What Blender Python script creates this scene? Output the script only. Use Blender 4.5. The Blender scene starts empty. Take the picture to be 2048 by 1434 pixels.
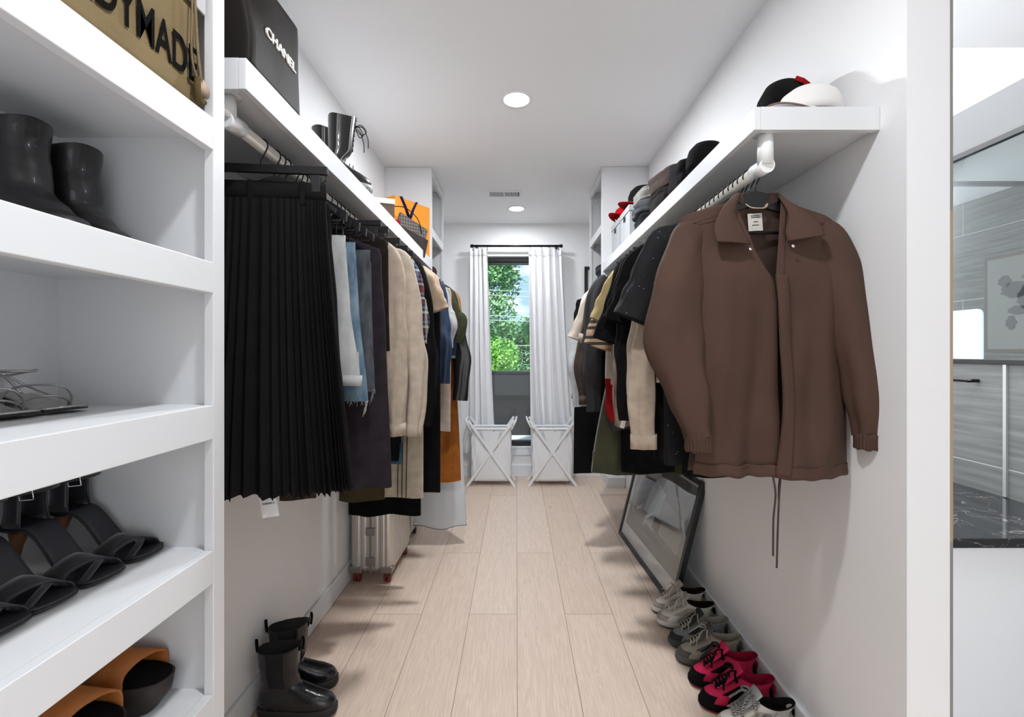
import bpy, math, random
from mathutils import Vector, Matrix, noise
# ------------------------------------------------------------------ scene set-up
S = bpy.context.scene
C = S.collection
R = math.radians
PI = math.pi
CZ = 1.326                      # camera height
random.seed(7)
cam_d = bpy.data.cameras.new('camera'); cam = bpy.data.objects.new('camera', cam_d); C.objects.link(cam)
cam.location = (0, 0, CZ); cam.rotation_euler = (R(90), 0, 0)
cam_d.sensor_width = 36; cam_d.lens = 910 / 2048 * 36
cam_d.shift_x = -9 / 2048; cam_d.shift_y = -13 / 2048
cam_d.clip_start = 0.02; cam_d.clip_end = 300
S.camera = cam
S.view_settings.view_transform = 'Standard'; S.view_settings.look = 'None'
S.view_settings.gamma = 1; S.view_settings.exposure = 0.64
S.view_settings.use_curve_mapping = False

def srgb(r, g, b, a=1.0):
    f = lambda c: (c/255/12.92) if c/255 <= 0.04045 else ((c/255+0.055)/1.055)**2.4
    return (f(r), f(g), f(b), a)

# world: blue sky with soft clouds
w = bpy.data.worlds.new('World'); S.world = w; w.use_nodes = True
nt = w.node_tree; nt.nodes.clear()
wo = nt.nodes.new('ShaderNodeOutputWorld'); bg = nt.nodes.new('ShaderNodeBackground')
tc = nt.nodes.new('ShaderNodeTexCoord'); nz = nt.nodes.new('ShaderNodeTexNoise'); mp = nt.nodes.new('ShaderNodeMapping')
nz.inputs['Scale'].default_value = 7; nz.inputs['Detail'].default_value = 6; nz.inputs['Roughness'].default_value = .55
mp.inputs['Scale'].default_value = (1, 1, 2.2); mp.inputs['Location'].default_value = (.62, 0, .28)
rp = nt.nodes.new('ShaderNodeValToRGB'); rp.color_ramp.elements[0].position = .47; rp.color_ramp.elements[1].position = .6
mx = nt.nodes.new('ShaderNodeMixRGB'); mx.inputs[1].default_value = srgb(160, 192, 244); mx.inputs[2].default_value = srgb(232, 238, 246)
nt.links.new(tc.outputs['Generated'], mp.inputs[0]); nt.links.new(mp.outputs[0], nz.inputs[0]); nt.links.new(nz.outputs[0], rp.inputs[0])
nt.links.new(rp.outputs[0], mx.inputs[0]); nt.links.new(mx.outputs[0], bg.inputs[0]); bg.inputs[1].default_value = 1.0
nt.links.new(bg.outputs[0], wo.inputs[0])

def lamp(name, kind, loc, power, size=.1, rot=(0, 0, 0), color=(1, 1, 1), shape='DISK', sy=None, spread=None):
    d = bpy.data.lights.new(name, kind); d.energy = power; d.color = color
    if kind == 'AREA':
        d.shape = shape; d.size = size
        if sy: d.size_y = sy
        if spread: d.spread = spread
    if kind == 'SUN': d.angle = R(2)
    o = bpy.data.objects.new(name, d); C.objects.link(o); o.location = loc; o.rotation_euler = rot
    return o
CEIL = 2.70
DOWNLIGHTS = [(0.0, 2.475), (0.0, 4.36), (0.0, 0.59)]
for i, (x, y) in enumerate(DOWNLIGHTS):
    lamp('downlight_lamp', 'AREA', (x, y, CEIL - .02), (21, 5.8, 12.5)[i], .13, color=(.93, .965, 1))
lamp('sun', 'SUN', (-10, -10, 20), 4.6, rot=(R(38), R(-26), 0), color=(1, .96, .88))
# daylight falling through the bathroom skylight, plus an added fill lamp behind the camera
lamp('skylight_daylight', 'AREA', (1.95, 3.1, CEIL - .02), 40, 1.1, shape='RECTANGLE', sy=1.9, color=(.92, .96, 1))
lamp('bedroom_fill', 'AREA', (0.3, -2.6, 1.3), 24, 3.2, rot=(R(98), 0, 0), shape='RECTANGLE', sy=2.3, color=(.92, .96, 1))

lamp('bathroom_fill', 'AREA', (2.1, 1.42, CEIL - .05), 55, 1.2, shape='RECTANGLE', sy=.5, color=(.92, .96, 1))  # unseen fill lamp, added to brighten the left cubbies
# ------------------------------------------------------------------ materials
def mat(name, base, rough=.6, bump=None, metal=0, spec=.5, coat=0, sheen=0, noisecol=None, emis=None, trans=0):
    m = bpy.data.materials.new(name); m.use_nodes = True; n = m.node_tree; b = n.nodes['Principled BSDF']
    b.inputs['Base Color'].default_value = base; b.inputs['Roughness'].default_value = rough
    b.inputs['Metallic'].default_value = metal; b.inputs['Specular IOR Level'].default_value = spec
    b.inputs['Coat Weight'].default_value = coat; b.inputs['Sheen Weight'].default_value = sheen
    b.inputs['Transmission Weight'].default_value = trans
    t = n.nodes.new('ShaderNodeTexCoord')
    if noisecol:
        sc, col2, stretch = noisecol
        mpn = n.nodes.new('ShaderNodeMapping'); mpn.inputs['Scale'].default_value = stretch
        z = n.nodes.new('ShaderNodeTexNoise'); z.inputs['Scale'].default_value = sc; z.inputs['Detail'].default_value = 5
        r = n.nodes.new('ShaderNodeValToRGB'); r.color_ramp.elements[0].position = .35; r.color_ramp.elements[1].position = .68
        r.color_ramp.elements[0].color = base; r.color_ramp.elements[1].color = col2
        n.links.new(t.outputs['Object'], mpn.inputs[0]); n.links.new(mpn.outputs[0], z.inputs[0])
        n.links.new(z.outputs[0], r.inputs[0]); n.links.new(r.outputs[0], b.inputs['Base Color'])
    if bump:
        sc, st = bump
        z = n.nodes.new('ShaderNodeTexNoise'); z.inputs['Scale'].default_value = sc; z.inputs['Detail'].default_value = 3
        bp = n.nodes.new('ShaderNodeBump'); bp.inputs['Strength'].default_value = st; bp.inputs['Distance'].default_value = .002
        n.links.new(t.outputs['Object'], z.inputs[0]); n.links.new(z.outputs[0], bp.inputs['Height']); n.links.new(bp.outputs[0], b.inputs['Normal'])
    if emis:
        b.inputs['Emission Color'].default_value = emis[0]; b.inputs['Emission Strength'].default_value = emis[1]
    return m
_fab = {}
def fab(r, g, b, rough=.92, var=1.25, sheen=.0):
    k = (r, g, b, rough)
    if k not in _fab:
        kd = .34+.28*min(1, (r+g+b)/330); base = tuple(c*kd for c in srgb(r, g, b)[:3])+(1,); c2 = tuple(min(1, c*var + .002) for c in base[:3]) + (1,)
        _fab[k] = mat('fabric_%d_%d_%d' % (r, g, b), base, rough, bump=(420, .35), sheen=sheen, spec=.12, noisecol=(26, c2, (1, 1, 1)))
    return _fab[k]
def denim(r, g, b, r2, g2, b2):
    return mat('denim', tuple(c*.7 for c in srgb(r, g, b)[:3])+(1,), .9, bump=(500, .5), spec=.2, noisecol=(14, tuple(c*.7 for c in srgb(r2, g2, b2)[:3])+(1,), (3, 3, 1)))
def leather(r, g, b, rough=.32):
    return mat('leather', srgb(r, g, b), rough, bump=(90, .25), spec=.5, coat=.25)
def stripes(name, cols, axis='X', scale=10.0, rough=.9, plaid=False):
    """bands of colour woven into the cloth"""
    m = mat(name, cols[0], rough, spec=.2); n = m.node_tree; b = n.nodes['Principled BSDF']
    t = n.nodes.new('ShaderNodeTexCoord'); s = n.nodes.new('ShaderNodeSeparateXYZ'); n.links.new(t.outputs['Object'], s.inputs[0])
    def band(ax):
        mu = n.nodes.new('ShaderNodeMath'); mu.operation = 'MULTIPLY'; mu.inputs[1].default_value = scale
        fr = n.nodes.new('ShaderNodeMath'); fr.operation = 'FRACT'
        rr = n.nodes.new('ShaderNodeValToRGB'); rr.color_ramp.interpolation = 'CONSTANT'
        for i, c in enumerate(cols):
            if i < 2: e = rr.color_ramp.elements[i]; e.position = i/len(cols)
            else: e = rr.color_ramp.elements.new(i/len(cols))
            e.color = c
        n.links.new(s.outputs[ax], mu.inputs[0]); n.links.new(mu.outputs[0], fr.inputs[0]); n.links.new(fr.outputs[0], rr.inputs[0])
        return rr.outputs[0]
    o = band(axis)
    if plaid:
        mm = n.nodes.new('ShaderNodeMixRGB'); mm.inputs[0].default_value = .5
        n.links.new(o, mm.inputs[1]); n.links.new(band('Z'), mm.inputs[2]); o = mm.outputs[0]
    n.links.new(o, b.inputs['Base Color'])
    return m
def glassmat(name, tint=(1, 1, 1, 1), rough=0.0, spec_amt=1.0):
    m = bpy.data.materials.new(name); m.use_nodes = True; n = m.node_tree; n.nodes.clear()
    o = n.nodes.new('ShaderNodeOutputMaterial'); mixs = n.nodes.new('ShaderNodeMixShader'); tr = n.nodes.new('ShaderNodeBsdfTransparent')
    gl = n.nodes.new('ShaderNodeBsdfGlossy'); fr = n.nodes.new('ShaderNodeFresnel'); fr.inputs[0].default_value = 1.35
    mu = n.nodes.new('ShaderNodeMath'); mu.operation = 'MULTIPLY'; mu.inputs[1].default_value = spec_amt
    tr.inputs[0].default_value = tint; gl.inputs['Roughness'].default_value = rough
    n.links.new(fr.outputs[0], mu.inputs[0]); n.links.new(mu.outputs[0], mixs.inputs[0])
    n.links.new(tr.outputs[0], mixs.inputs[1]); n.links.new(gl.outputs[0], mixs.inputs[2]); n.links.new(mixs.outputs[0], o.inputs[0])
    return m

M = {}
M['wall'] = mat('wall_paint', srgb(241, 241, 242), .7, bump=(180, .06))
M['ceil'] = mat('ceiling_paint', srgb(245, 245, 246), .8, bump=(180, .05))
M['trim'] = mat('white_trim', srgb(236, 237, 239), .38)
M['shelf'] = mat('white_shelf_paint', srgb(222, 223, 225), .4, bump=(30, .04))
M['ink'] = mat('black_ink', srgb(14, 13, 13), .9, spec=.05)
M['rod'] = mat('rod_white_wood', srgb(214, 210, 202), .35, noisecol=(8, srgb(190, 182, 170), (1, 1, 1)))
M['bracket'] = mat('white_bracket', srgb(236, 237, 236), .35)
M['blk'] = mat('black_satin', srgb(20, 20, 22), .38)
M['blkmatte'] = mat('black_matte', srgb(24, 23, 23), .7)
M['blkmetal'] = mat('black_metal', srgb(18, 18, 20), .35, metal=.6)
M['chrome'] = mat('chrome', srgb(215, 215, 215), .18, metal=1)
M['white'] = mat('white_plastic', srgb(238, 238, 240), .35)
M['paper'] = mat('paper_white', srgb(240, 240, 240), .7)
M['hinge'] = mat('grey_steel', srgb(150, 145, 140), .35, metal=.8)

# floor: long pale oak planks running down the room
def floor_mat():
    m = mat('oak_floor', srgb(205, 180, 158), .42, spec=.35); n = m.node_tree; b = n.nodes['Principled BSDF']; L = n.links.new
    t = n.nodes.new('ShaderNodeTexCoord')
    mp = n.nodes.new('ShaderNodeMapping'); mp.inputs['Rotation'].default_value = (0, 0, R(90)); mp.inputs['Location'].default_value = (0.4, -.003, 0)
    br = n.nodes.new('ShaderNodeTexBrick'); L(t.outputs['Object'], mp.inputs[0]); L(mp.outputs[0], br.inputs[0])
    br.inputs['Scale'].default_value = 1; br.inputs['Brick Width'].default_value = 1.9; br.inputs['Row Height'].default_value = .2415
    br.inputs['Mortar Size'].default_value = .0011; br.inputs['Mortar Smooth'].default_value = .1; br.offset = .37; br.inputs['Bias'].default_value = 0
    br.inputs['Color1'].default_value = srgb(229, 208, 191); br.inputs['Color2'].default_value = srgb(222, 200, 182); br.inputs['Mortar'].default_value = srgb(120, 98, 80)
    # per-plank random offset for grain
    add = n.nodes.new('ShaderNodeVectorMath'); add.operation = 'MULTIPLY_ADD'
    add.inputs[1].default_value = (40, 40, 40); L(br.outputs['Color'], add.inputs[0]); L(t.outputs['Object'], add.inputs[2])
    m2 = n.nodes.new('ShaderNodeMapping'); m2.inputs['Scale'].default_value = (17, .9, 1); L(add.outputs[0], m2.inputs[0])
    g = n.nodes.new('ShaderNodeTexNoise'); g.inputs['Scale'].default_value = 2.2; g.inputs['Detail'].default_value = 2.5; g.inputs['Distortion'].default_value = 1.1
    L(m2.outputs[0], g.inputs[0])
    wv = n.nodes.new('ShaderNodeMath'); wv.operation = 'MULTIPLY'; wv.inputs[1].default_value = 46; L(g.outputs[0], wv.inputs[0])
    sn = n.nodes.new('ShaderNodeMath'); sn.operation = 'SINE'; L(wv.outputs[0], sn.inputs[0])
    m3 = n.nodes.new('ShaderNodeMapping'); m3.inputs['Scale'].default_value = (150, 3.5, 1); L(add.outputs[0], m3.inputs[0])
    f = n.nodes.new('ShaderNodeTexNoise'); f.inputs['Scale'].default_value = 1.6; f.inputs['Detail'].default_value = 4; L(m3.outputs[0], f.inputs[0])
    ad = n.nodes.new('ShaderNodeMath'); ad.operation = 'MULTIPLY_ADD'; ad.inputs[1].default_value = .16; L(sn.outputs[0], ad.inputs[0]); L(f.outputs[0], ad.inputs[2])
    rr = n.nodes.new('ShaderNodeValToRGB'); rr.color_ramp.elements[0].position = .3; rr.color_ramp.elements[0].color = (.91, .90, .885, 1)
    rr.color_ramp.elements[1].position = .72; rr.color_ramp.elements[1].color = (1.05, 1.05, 1.05, 1); L(ad.outputs[0], rr.inputs[0])
    mm = n.nodes.new('ShaderNodeMixRGB'); mm.blend_type = 'MULTIPLY'; mm.inputs[0].default_value = 1; L(br.outputs['Color'], mm.inputs[1]); L(rr.outputs[0], mm.inputs[2])
    # knots
    vk = n.nodes.new('ShaderNodeTexVoronoi'); vk.inputs['Scale'].default_value = 1; m4 = n.nodes.new('ShaderNodeMapping'); m4.inputs['Scale'].default_value = (2.6, 1.5, 1)
    L(t.outputs['Object'], m4.inputs[0]); L(m4.outputs[0], vk.inputs[0])
    rk = n.nodes.new('ShaderNodeValToRGB'); rk.color_ramp.elements[0].position = .018; rk.color_ramp.elements[0].color = (.6, .5, .42, 1)
    rk.color_ramp.elements[1].position = .05; rk.color_ramp.elements[1].color = (1, 1, 1, 1); L(vk.outputs[0], rk.inputs[0])
    mk = n.nodes.new('ShaderNodeMixRGB'); mk.blend_type = 'MULTIPLY'; mk.inputs[0].default_value = 1; L(mm.outputs[0], mk.inputs[1]); L(rk.outputs[0], mk.inputs[2])
    L(mk.outputs[0], b.inputs['Base Color'])
    bp = n.nodes.new('ShaderNodeBump'); bp.inputs['Strength'].default_value = .12; bp.inputs['Distance'].default_value = .002
    L(ad.outputs[0], bp.inputs['Height']); L(bp.outputs[0], b.inputs['Normal'])
    return m
M['floor'] = floor_mat()

# ------------------------------------------------------------------ mesh builder
class MB:
    def __init__(s): s.v = []; s.f = []; s.m = []; s.sm = []
    def add(s, vs, fs, mi=0, smooth=True):
        o = len(s.v); s.v += [tuple(p) for p in vs]
        for f in fs: s.f.append([i+o for i in f]); s.m.append(mi); s.sm.append(smooth)
        return s
    def box(s, x0, x1, y0, y1, z0, z1, mi=0, xf=None):
        vs = [(x, y, z) for z in (z0, z1) for y in (y0, y1) for x in (x0, x1)]
        if xf: vs = [xf @ Vector(p) for p in vs]
        return s.add(vs, [(0, 2, 3, 1), (4, 5, 7, 6), (0, 1, 5, 4), (2, 6, 7, 3), (0, 4, 6, 2), (1, 3, 7, 5)], mi, False)
    def loft(s, rings, closed=True, caps=True, mi=0, smooth=True):
        n = len(rings[0]); vs = [p for r in rings for p in r]; fs = []
        for j in range(len(rings)-1):
            for i in range(n if closed else n-1):
                k = (i+1) % n
                fs.append((j*n+i, j*n+k, (j+1)*n+k, (j+1)*n+i))
        if caps and closed:
            fs.append(tuple(range(n-1, -1, -1))); fs.append(tuple((len(rings)-1)*n+i for i in range(n)))
        s.add(vs, fs, mi, smooth)
        if caps and closed: s.sm[-1] = s.sm[-2] = False
        return s
    def tube(s, path, r, n=8, closed=False, mi=0, flat=None):
        P = [Vector(p) for p in path]; rings = []
        for i, p in enumerate(P):
            if closed: t = P[(i+1) % len(P)] - P[i-1]
            else: t = P[min(i+1, len(P)-1)] - P[max(i-1, 0)]
            t = t.normalized() if t.length > 1e-9 else Vector((0, 0, 1))
            if i == 0:
                up = Vector((0, 0, 1)) if abs(t.z) < .9 else Vector((1, 0, 0))
                a = t.cross(up).normalized()
            else:
                a = (a - t*a.dot(t)); a = a.normalized() if a.length > 1e-6 else t.orthogonal().normalized()
            b = t.cross(a)
            rr = r[i] if isinstance(r, (list, tuple)) else r
            ry = rr*flat if flat else rr
            rings.append([p + a*(rr*math.cos(2*PI*k/n)) + b*(ry*math.sin(2*PI*k/n)) for k in range(n)])
        if closed: rings.append(rings[0])
        return s.loft(rings, True, not closed, mi)
    def lathe(s, prof, c=(0, 0, 0), n=32, mi=0, sx=1, sy=1, caps=True):
        rings = [[(c[0]+r*sx*math.cos(2*PI*k/n), c[1]+r*sy*math.sin(2*PI*k/n), c[2]+z) for k in range(n)] for r, z in prof]
        return s.loft(rings, True, caps, mi)
    def prism(s, pts, d, xf=None, mi=0, smooth=False):
        """pts: outline in local XY, extruded d along local Z"""
        n = len(pts); vs = [Vector((x, y, 0)) for x, y in pts] + [Vector((x, y, d)) for x, y in pts]
        if xf: vs = [xf @ p for p in vs]
        fs = [tuple(range(n-1, -1, -1)), tuple(range(n, 2*n))] + [(i, (i+1) % n, n+(i+1) % n, n+i) for i in range(n)]
        return s.add(vs, fs, mi, smooth)
    def grid(s, fn, nu, nv, mi=0):
        vs = [fn(i/nu, j/nv) for j in range(nv+1) for i in range(nu+1)]
        fs = [(j*(nu+1)+i, j*(nu+1)+i+1, (j+1)*(nu+1)+i+1, (j+1)*(nu+1)+i) for j in range(nv) for i in range(nu)]
        return s.add(vs, fs, mi, True)
    def build(s, name, mats, parent=None, bevel=0, solid=0, sub=0, auto=True, loc=None, rot=None):
        me = bpy.data.meshes.new(name); me.from_pydata(s.v, [], s.f)
        for m in (mats if isinstance(mats, (list, tuple)) else [mats]): me.materials.append(m)
        for p, mi, sm in zip(me.polygons, s.m, s.sm): p.material_index = mi; p.use_smooth = sm
        me.update()
        import bmesh
        bm = bmesh.new(); bm.from_mesh(me); bmesh.ops.recalc_face_normals(bm, faces=bm.faces); bm.to_mesh(me); bm.free()
        o = bpy.data.objects.new(name, me); C.objects.link(o)
        if parent: o.parent = parent
        if loc: o.location = loc
        if rot: o.rotation_euler = rot
        if bevel:
            b = o.modifiers.new('bevel', 'BEVEL'); b.width = bevel; b.segments = 2; b.limit_method = 'ANGLE'; b.angle_limit = R(50)
        if solid:
            b = o.modifiers.new('solid', 'SOLIDIFY'); b.thickness = solid; b.offset = 0
        if sub:
            b = o.modifiers.new('sub', 'SUBSURF'); b.levels = sub; b.render_levels = sub
        return o
def tag(o, label=None, cat=None, group=None, kind=None):
    if label: o['label'] = label
    if cat: o['category'] = cat
    if group: o['group'] = group
    if kind: o['kind'] = kind
    return o
def thing(name, label, cat, loc=(0, 0, 0), rz=0, group=None, rot=None):
    o = bpy.data.objects.new(name, None); C.objects.link(o); o.empty_display_size = .05
    o.location = loc; o.rotation_euler = rot if rot else (0, 0, rz)
    return tag(o, label, cat, group)
def structure(name, mb, m, bevel=0, label=None, parent=None):
    o = mb.build(name, m, parent, bevel=bevel)
    if not parent: o['kind'] = 'structure'; o['label'] = label or name.replace('_', ' '); o['category'] = name.split('_')[0]
    return o
def text_mesh(body, size, width=None, bold=0.0, mats=None, name='lettering', parent=None, M4=None, depth=.0006, spacing=1.0):
    cu = bpy.data.curves.new('t', 'FONT'); cu.body = body; cu.size = size; cu.offset = bold; cu.extrude = depth
    cu.space_character = spacing; cu.align_x = 'CENTER'; cu.align_y = 'CENTER'
    o = bpy.data.objects.new('t', cu); C.objects.link(o); bpy.context.view_layer.update()
    dg = bpy.context.evaluated_depsgraph_get(); me = bpy.data.meshes.new_from_object(o.evaluated_get(dg))
    bpy.data.objects.remove(o)
    xs = [v.co.x for v in me.vertices]; ww = max(xs)-min(xs); sx = width/ww if width else 1
    for v in me.vertices: v.co.x *= sx
    if M4: me.transform(M4)
    me.materials.clear(); me.materials.append(mats)
    n = bpy.data.objects.new(name, me); C.objects.link(n); n.parent = parent
    return n
def frame(o, x, y):
    """matrix whose X,Y axes are x,y and origin o"""
    x = Vector(x).normalized(); y = Vector(y).normalized(); z = x.cross(y).normalized()
    return Matrix(((x.x, y.x, z.x, o[0]), (x.y, y.y, z.y, o[1]), (x.z, y.z, z.z, o[2]), (0, 0, 0, 1)))
def interp(tab, t):
    if t <= tab[0][0]: return tab[0][1:]
    for a, b in zip(tab, tab[1:]):
        if t <= b[0]:
            u = (t-a[0])/(b[0]-a[0]); u = u*u*(3-2*u)*.5 + u*.5
            return tuple(p+(q-p)*u for p, q in zip(a[1:], b[1:]))
    return tab[-1][1:]
def spow(v, e): return math.copysign(abs(v)**e, v)
def catmull(P, n=8):
    P = [Vector(p) for p in P]; Q = [P[0]*2-P[1]] + P + [P[-1]*2-P[-2]]; out = []
    for i in range(1, len(Q)-2):
        for k in range(n):
            t = k/n; a, b, c, d = Q[i-1], Q[i], Q[i+1], Q[i+2]
            out.append(.5*((2*b)+(c-a)*t+(2*a-5*b+4*c-d)*t*t+(3*b-a-3*c+d)*t**3))
    out.append(P[-1]); return out
# ------------------------------------------------------------------ room shell
WX = .978; FAR = 4.865
structure('floor', MB().box(-1.1, 1.25, -3.2, 5.05, -.06, 0), M['floor'], label='pale oak plank floor of the walk-in closet')
M['bathfloor'] = mat('bath_floor', srgb(150, 150, 150), .5)
structure('floor_bathroom', MB().box(1.25, 4.3, -3.2, 5.05, -.06, 0), M['bathfloor'], label='grey floor of the next room')
SKX0, SKX1, SKY0, SKY1 = 1.35, 2.54, 2.056, 4.2
cb = MB().box(-1.1, SKX0, -3.2, 5.05, CEIL, CEIL+.12)
cb.box(SKX1, 4.3, -3.2, 5.05, CEIL, CEIL+.12).box(SKX0, SKX1, -3.2, SKY0, CEIL, CEIL+.12).box(SKX0, SKX1, SKY1, 5.05, CEIL, CEIL+.12)
structure('ceiling', cb, M['ceil'], label='white ceiling')
M['sky_pane'] = mat('skylight_pane', srgb(255, 255, 255), .5, emis=((.96, .98, 1, 1), 1.6))
structure('window_2', MB().box(SKX0-.05, SKX1+.05, SKY0-.05, SKY1+.05, CEIL+.125, CEIL+.15), M['sky_pane'], label='bright skylight over the bathroom')
structure('wall_left', MB().box(-1.1, -WX, -3.2, FAR, 0, CEIL), M['wall'], label='white left wall')
structure('wall_right', MB().box(WX, 1.086, 1.14, 3.36, 0, CEIL).box(1.065, 1.086, 3.36, FAR, 0, CEIL), M['wall'], label='white right wall ending at the bathroom opening')
WIN = (-.36, .34, .321, 2.347)
wb = MB().box(-1.1, WIN[0], FAR, FAR+.16, 0, CEIL).box(WIN[1], 4.3, FAR, FAR+.16, 0, CEIL)
wb.box(WIN[0], WIN[1], FAR, FAR+.16, 0, WIN[2]).box(WIN[0], WIN[1], FAR, FAR+.16, WIN[3], CEIL)
structure('wall_far', wb, M['wall'], label='white end wall with the tall window')
structure('wall_back', MB().box(-1.1, 4.3, -3.3, -3.2, 0, CEIL), M['wall'], label='wall of the bedroom behind')
structure('wall_bathroom', MB().box(4.152, 4.3, -3.2, FAR, 0, CEIL), M['wall'], label='outer wall of the bathroom')
# baseboards
structure('baseboard_left', MB().box(-WX, -WX+.014, 1.0, FAR, 0, .11), M['trim'], bevel=.003, label='white baseboard on the left wall')
structure('baseboard_right', MB().box(WX-.014, WX, 1.14, 3.36, 0, .11).box(WX-.014, 1.086, 1.126, 1.1395, 0, .11), M['trim'], bevel=.003, label='white baseboard on the right wall')
structure('baseboard_far', MB().box(-WX, 1.065, FAR-.014, FAR, 0, .12), M['trim'], bevel=.003, label='white baseboard under the window')
M['edge'] = mat('door_edge', srgb(150, 146, 142), .45, metal=.3)
M['edge2'] = mat('door_edge_tan', srgb(172, 152, 124), .5)
structure('trim_1', MB().box(1.0862, 1.0925, 1.1385, 1.16, 0, .85, 1).box(1.0862, 1.0925, 1.1385, 1.16, .85, 1.68, 0).box(1.0862, 1.0925, 1.1385, 1.16, 1.68, CEIL, 1), [M['edge2'], M['edge']], label='thin metal edge strip of the opening')
# casing of the opening at the wall's end
# ------------------------------------------------------------------ window
win = thing('window_1', 'tall narrow black-framed window between the white curtains', 'window'); win['kind'] = 'structure'
x0, x1, z0, z1 = WIN
f = MB(); fw = .046
f.box(x0, x1, FAR+.05, FAR+.12, z1-fw, z1).box(x0, x1, FAR+.05, FAR+.12, z0, z0+fw).box(x0, x0+fw, FAR+.05, FAR+.12, z0+fw, z1-fw).box(x1-fw, x1, FAR+.05, FAR+.12, z0+fw, z1-fw)
f.box(x0+fw, x1-fw, FAR+.07, FAR+.1, z1-fw-.028, z1-fw)
f.build('window_frame', M['blk'], win, bevel=.003)
M['pane'] = glassmat('window_glass', (.97, .99, .98, 1), 0, .6)
MB().box(x0+fw, x1-fw, FAR+.08, FAR+.086, z0+fw, z1-fw).build('pane', M['pane'], win)
t = MB().box(x0-.075, x1+.075, FAR-.016, FAR, z1, z1+.085).box(x0-.075, x0, FAR-.016, FAR, z0-.07, z1).box(x1, x1+.075, FAR-.016, FAR, z0-.07, z1)
t.box(x0-.09, x1+.09, FAR-.02, FAR+.05, z0-.02, z0).box(x0-.075, x1+.075, FAR-.016, FAR, z0-.095, z0-.02)
t.build('casing', M['trim'], win, bevel=.003)
# ------------------------------------------------------------------ outside
M['parapet'] = mat('charcoal_parapet', srgb(24, 25, 26), .85, bump=(60, .3), noisecol=(40, srgb(32, 33, 34), (1, 1, 1)))
M['deck'] = mat('balcony_deck', srgb(190, 196, 190), .7)
g = MB().box(-3, 3, FAR+.16, 7.5, -.3, -.02); structure('floor_balcony', g, M['deck'], label='pale balcony floor outside the window')
par = thing('balcony_parapet', 'dark charcoal balcony parapet outside the window', 'parapet', (0, 7.36, -.02))
MB().box(-3, 3, 0, .12, 0, 1.0).build('panel', M['parapet'], par); MB().box(-3, 3, -.02, .14, 1.0, 1.035).build('cap_rail', M['blk'], par)
M['lawn'] = mat('ground', srgb(70, 110, 50), 1, noisecol=(.4, srgb(100, 130, 70), (1, 1, 1)))
structure('ground', MB().box(-60, 60, 7.6, 120, -3.6, -3.3), M['lawn'], label='green ground outside')
M['bark'] = mat('bark', srgb(88, 72, 58), .95, bump=(20, .6))
def leafmat(a, b):
    return mat('leaves', srgb(*a), .6, noisecol=(1.3, srgb(*b), (1, 1, 1)), spec=.25)
def tree(x, y, zb, blobs, nleaf, ls, lm, label, group=None, trunk=.22):
    t = thing('tree', label, 'tree', (x, y, zb), 0, group); rnd = random.Random(hash((x, y)) & 0xffff)
    top = max(b[2]+b[3]*.2 for b in blobs)
    tb = MB().tube(catmull([(0, 0, 0), (.1, 0, top*.35), (-.1, .1, top*.7), (0, 0, top)]), [trunk*(1-.8*i/24) for i in range(25)], 8)
    for bl in blobs[:6]: tb.tube([(0, 0, bl[2]*.5), (bl[0]*.6, bl[1]*.6, bl[2]*.85), bl[:3]], [trunk*.35, trunk*.2, trunk*.08], 6)
    tb.build('trunk', M['bark'], t)
    lb = MB(); tot = sum(b[3]**2 for b in blobs); vs = []; fs = []
    for bx, by, bz, br in blobs:
        for _ in range(int(nleaf*br*br/tot)):
            d = Vector((rnd.gauss(0, 1), rnd.gauss(0, 1), rnd.gauss(0, 1))).normalized()
            p = Vector((bx, by, bz)) + d*br*(rnd.random()**.45)*(.85+.3*noise.noise(d*2.5+Vector((bx, by, bz))))
            p.z = p.z if p.z > .1 else .1
            a = Vector((rnd.gauss(0, 1), rnd.gauss(0, 1), rnd.gauss(0, .6))).normalized(); b2 = a.orthogonal().normalized()
            b2 = (Matrix.Rotation(rnd.random()*6.28, 3, a) @ b2); s = ls*(.6+.8*rnd.random())
            o = len(vs); vs += [p-a*s, p-b2*s*.45+a*s*.1, p+a*s, p+b2*s*.45+a*s*.1]; fs.append((o, o+1, o+2, o+3))
    lb.add(vs, fs); lb.build('foliage', lm, t)
rt = random.Random(3)
def blobs(n, rx, ry, z0, z1, r0, r1, taper=.6):
    out = []
    for i in range(n):
        u = rt.random(); k = 1-taper*u
        out.append(((rt.random()*2-1)*rx*k, (rt.random()*2-1)*ry*k, z0+(z1-z0)*u, r0+(r1-r0)*rt.random()))
    return out
G1 = leafmat((84, 140, 80), (140, 185, 130)); G2 = leafmat((96, 160, 60), (160, 210, 105)); G3 = leafmat((88, 148, 80), (146, 192, 130))
tree(-2.3, 26, -3.3, blobs(30, 2.3, 2, 3.2, 12.5, .8, 1.5, .35), 15000, .13, G1, 'tall dark green tree at the left of the window view')
tree(2.6, 30, -3.3, blobs(20, 2.2, 2, 2.5, 7.2, .8, 1.4, .5), 9000, .14, G3, 'rounded mid green tree at the right of the window view')
tree(-.9, 15, -3.3, blobs(18, 1.1, 1, 1.2, 4.6, .5, .85, .5), 12000, .075, G2, 'bright green leafy bush just beyond the parapet')
tree(.7, 38, -3.3, blobs(26, 4.2, 2, 1.5, 6.8, 1.0, 1.6, .5), 10000, .16, G3, 'dense green tree behind the overhead wires')
tree(-6.5, 34, -3.3, blobs(18, 3, 2, 2, 8, 1.0, 1.6, .5), 4000, .2, G1, 'green tree further left beyond the balcony')
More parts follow.
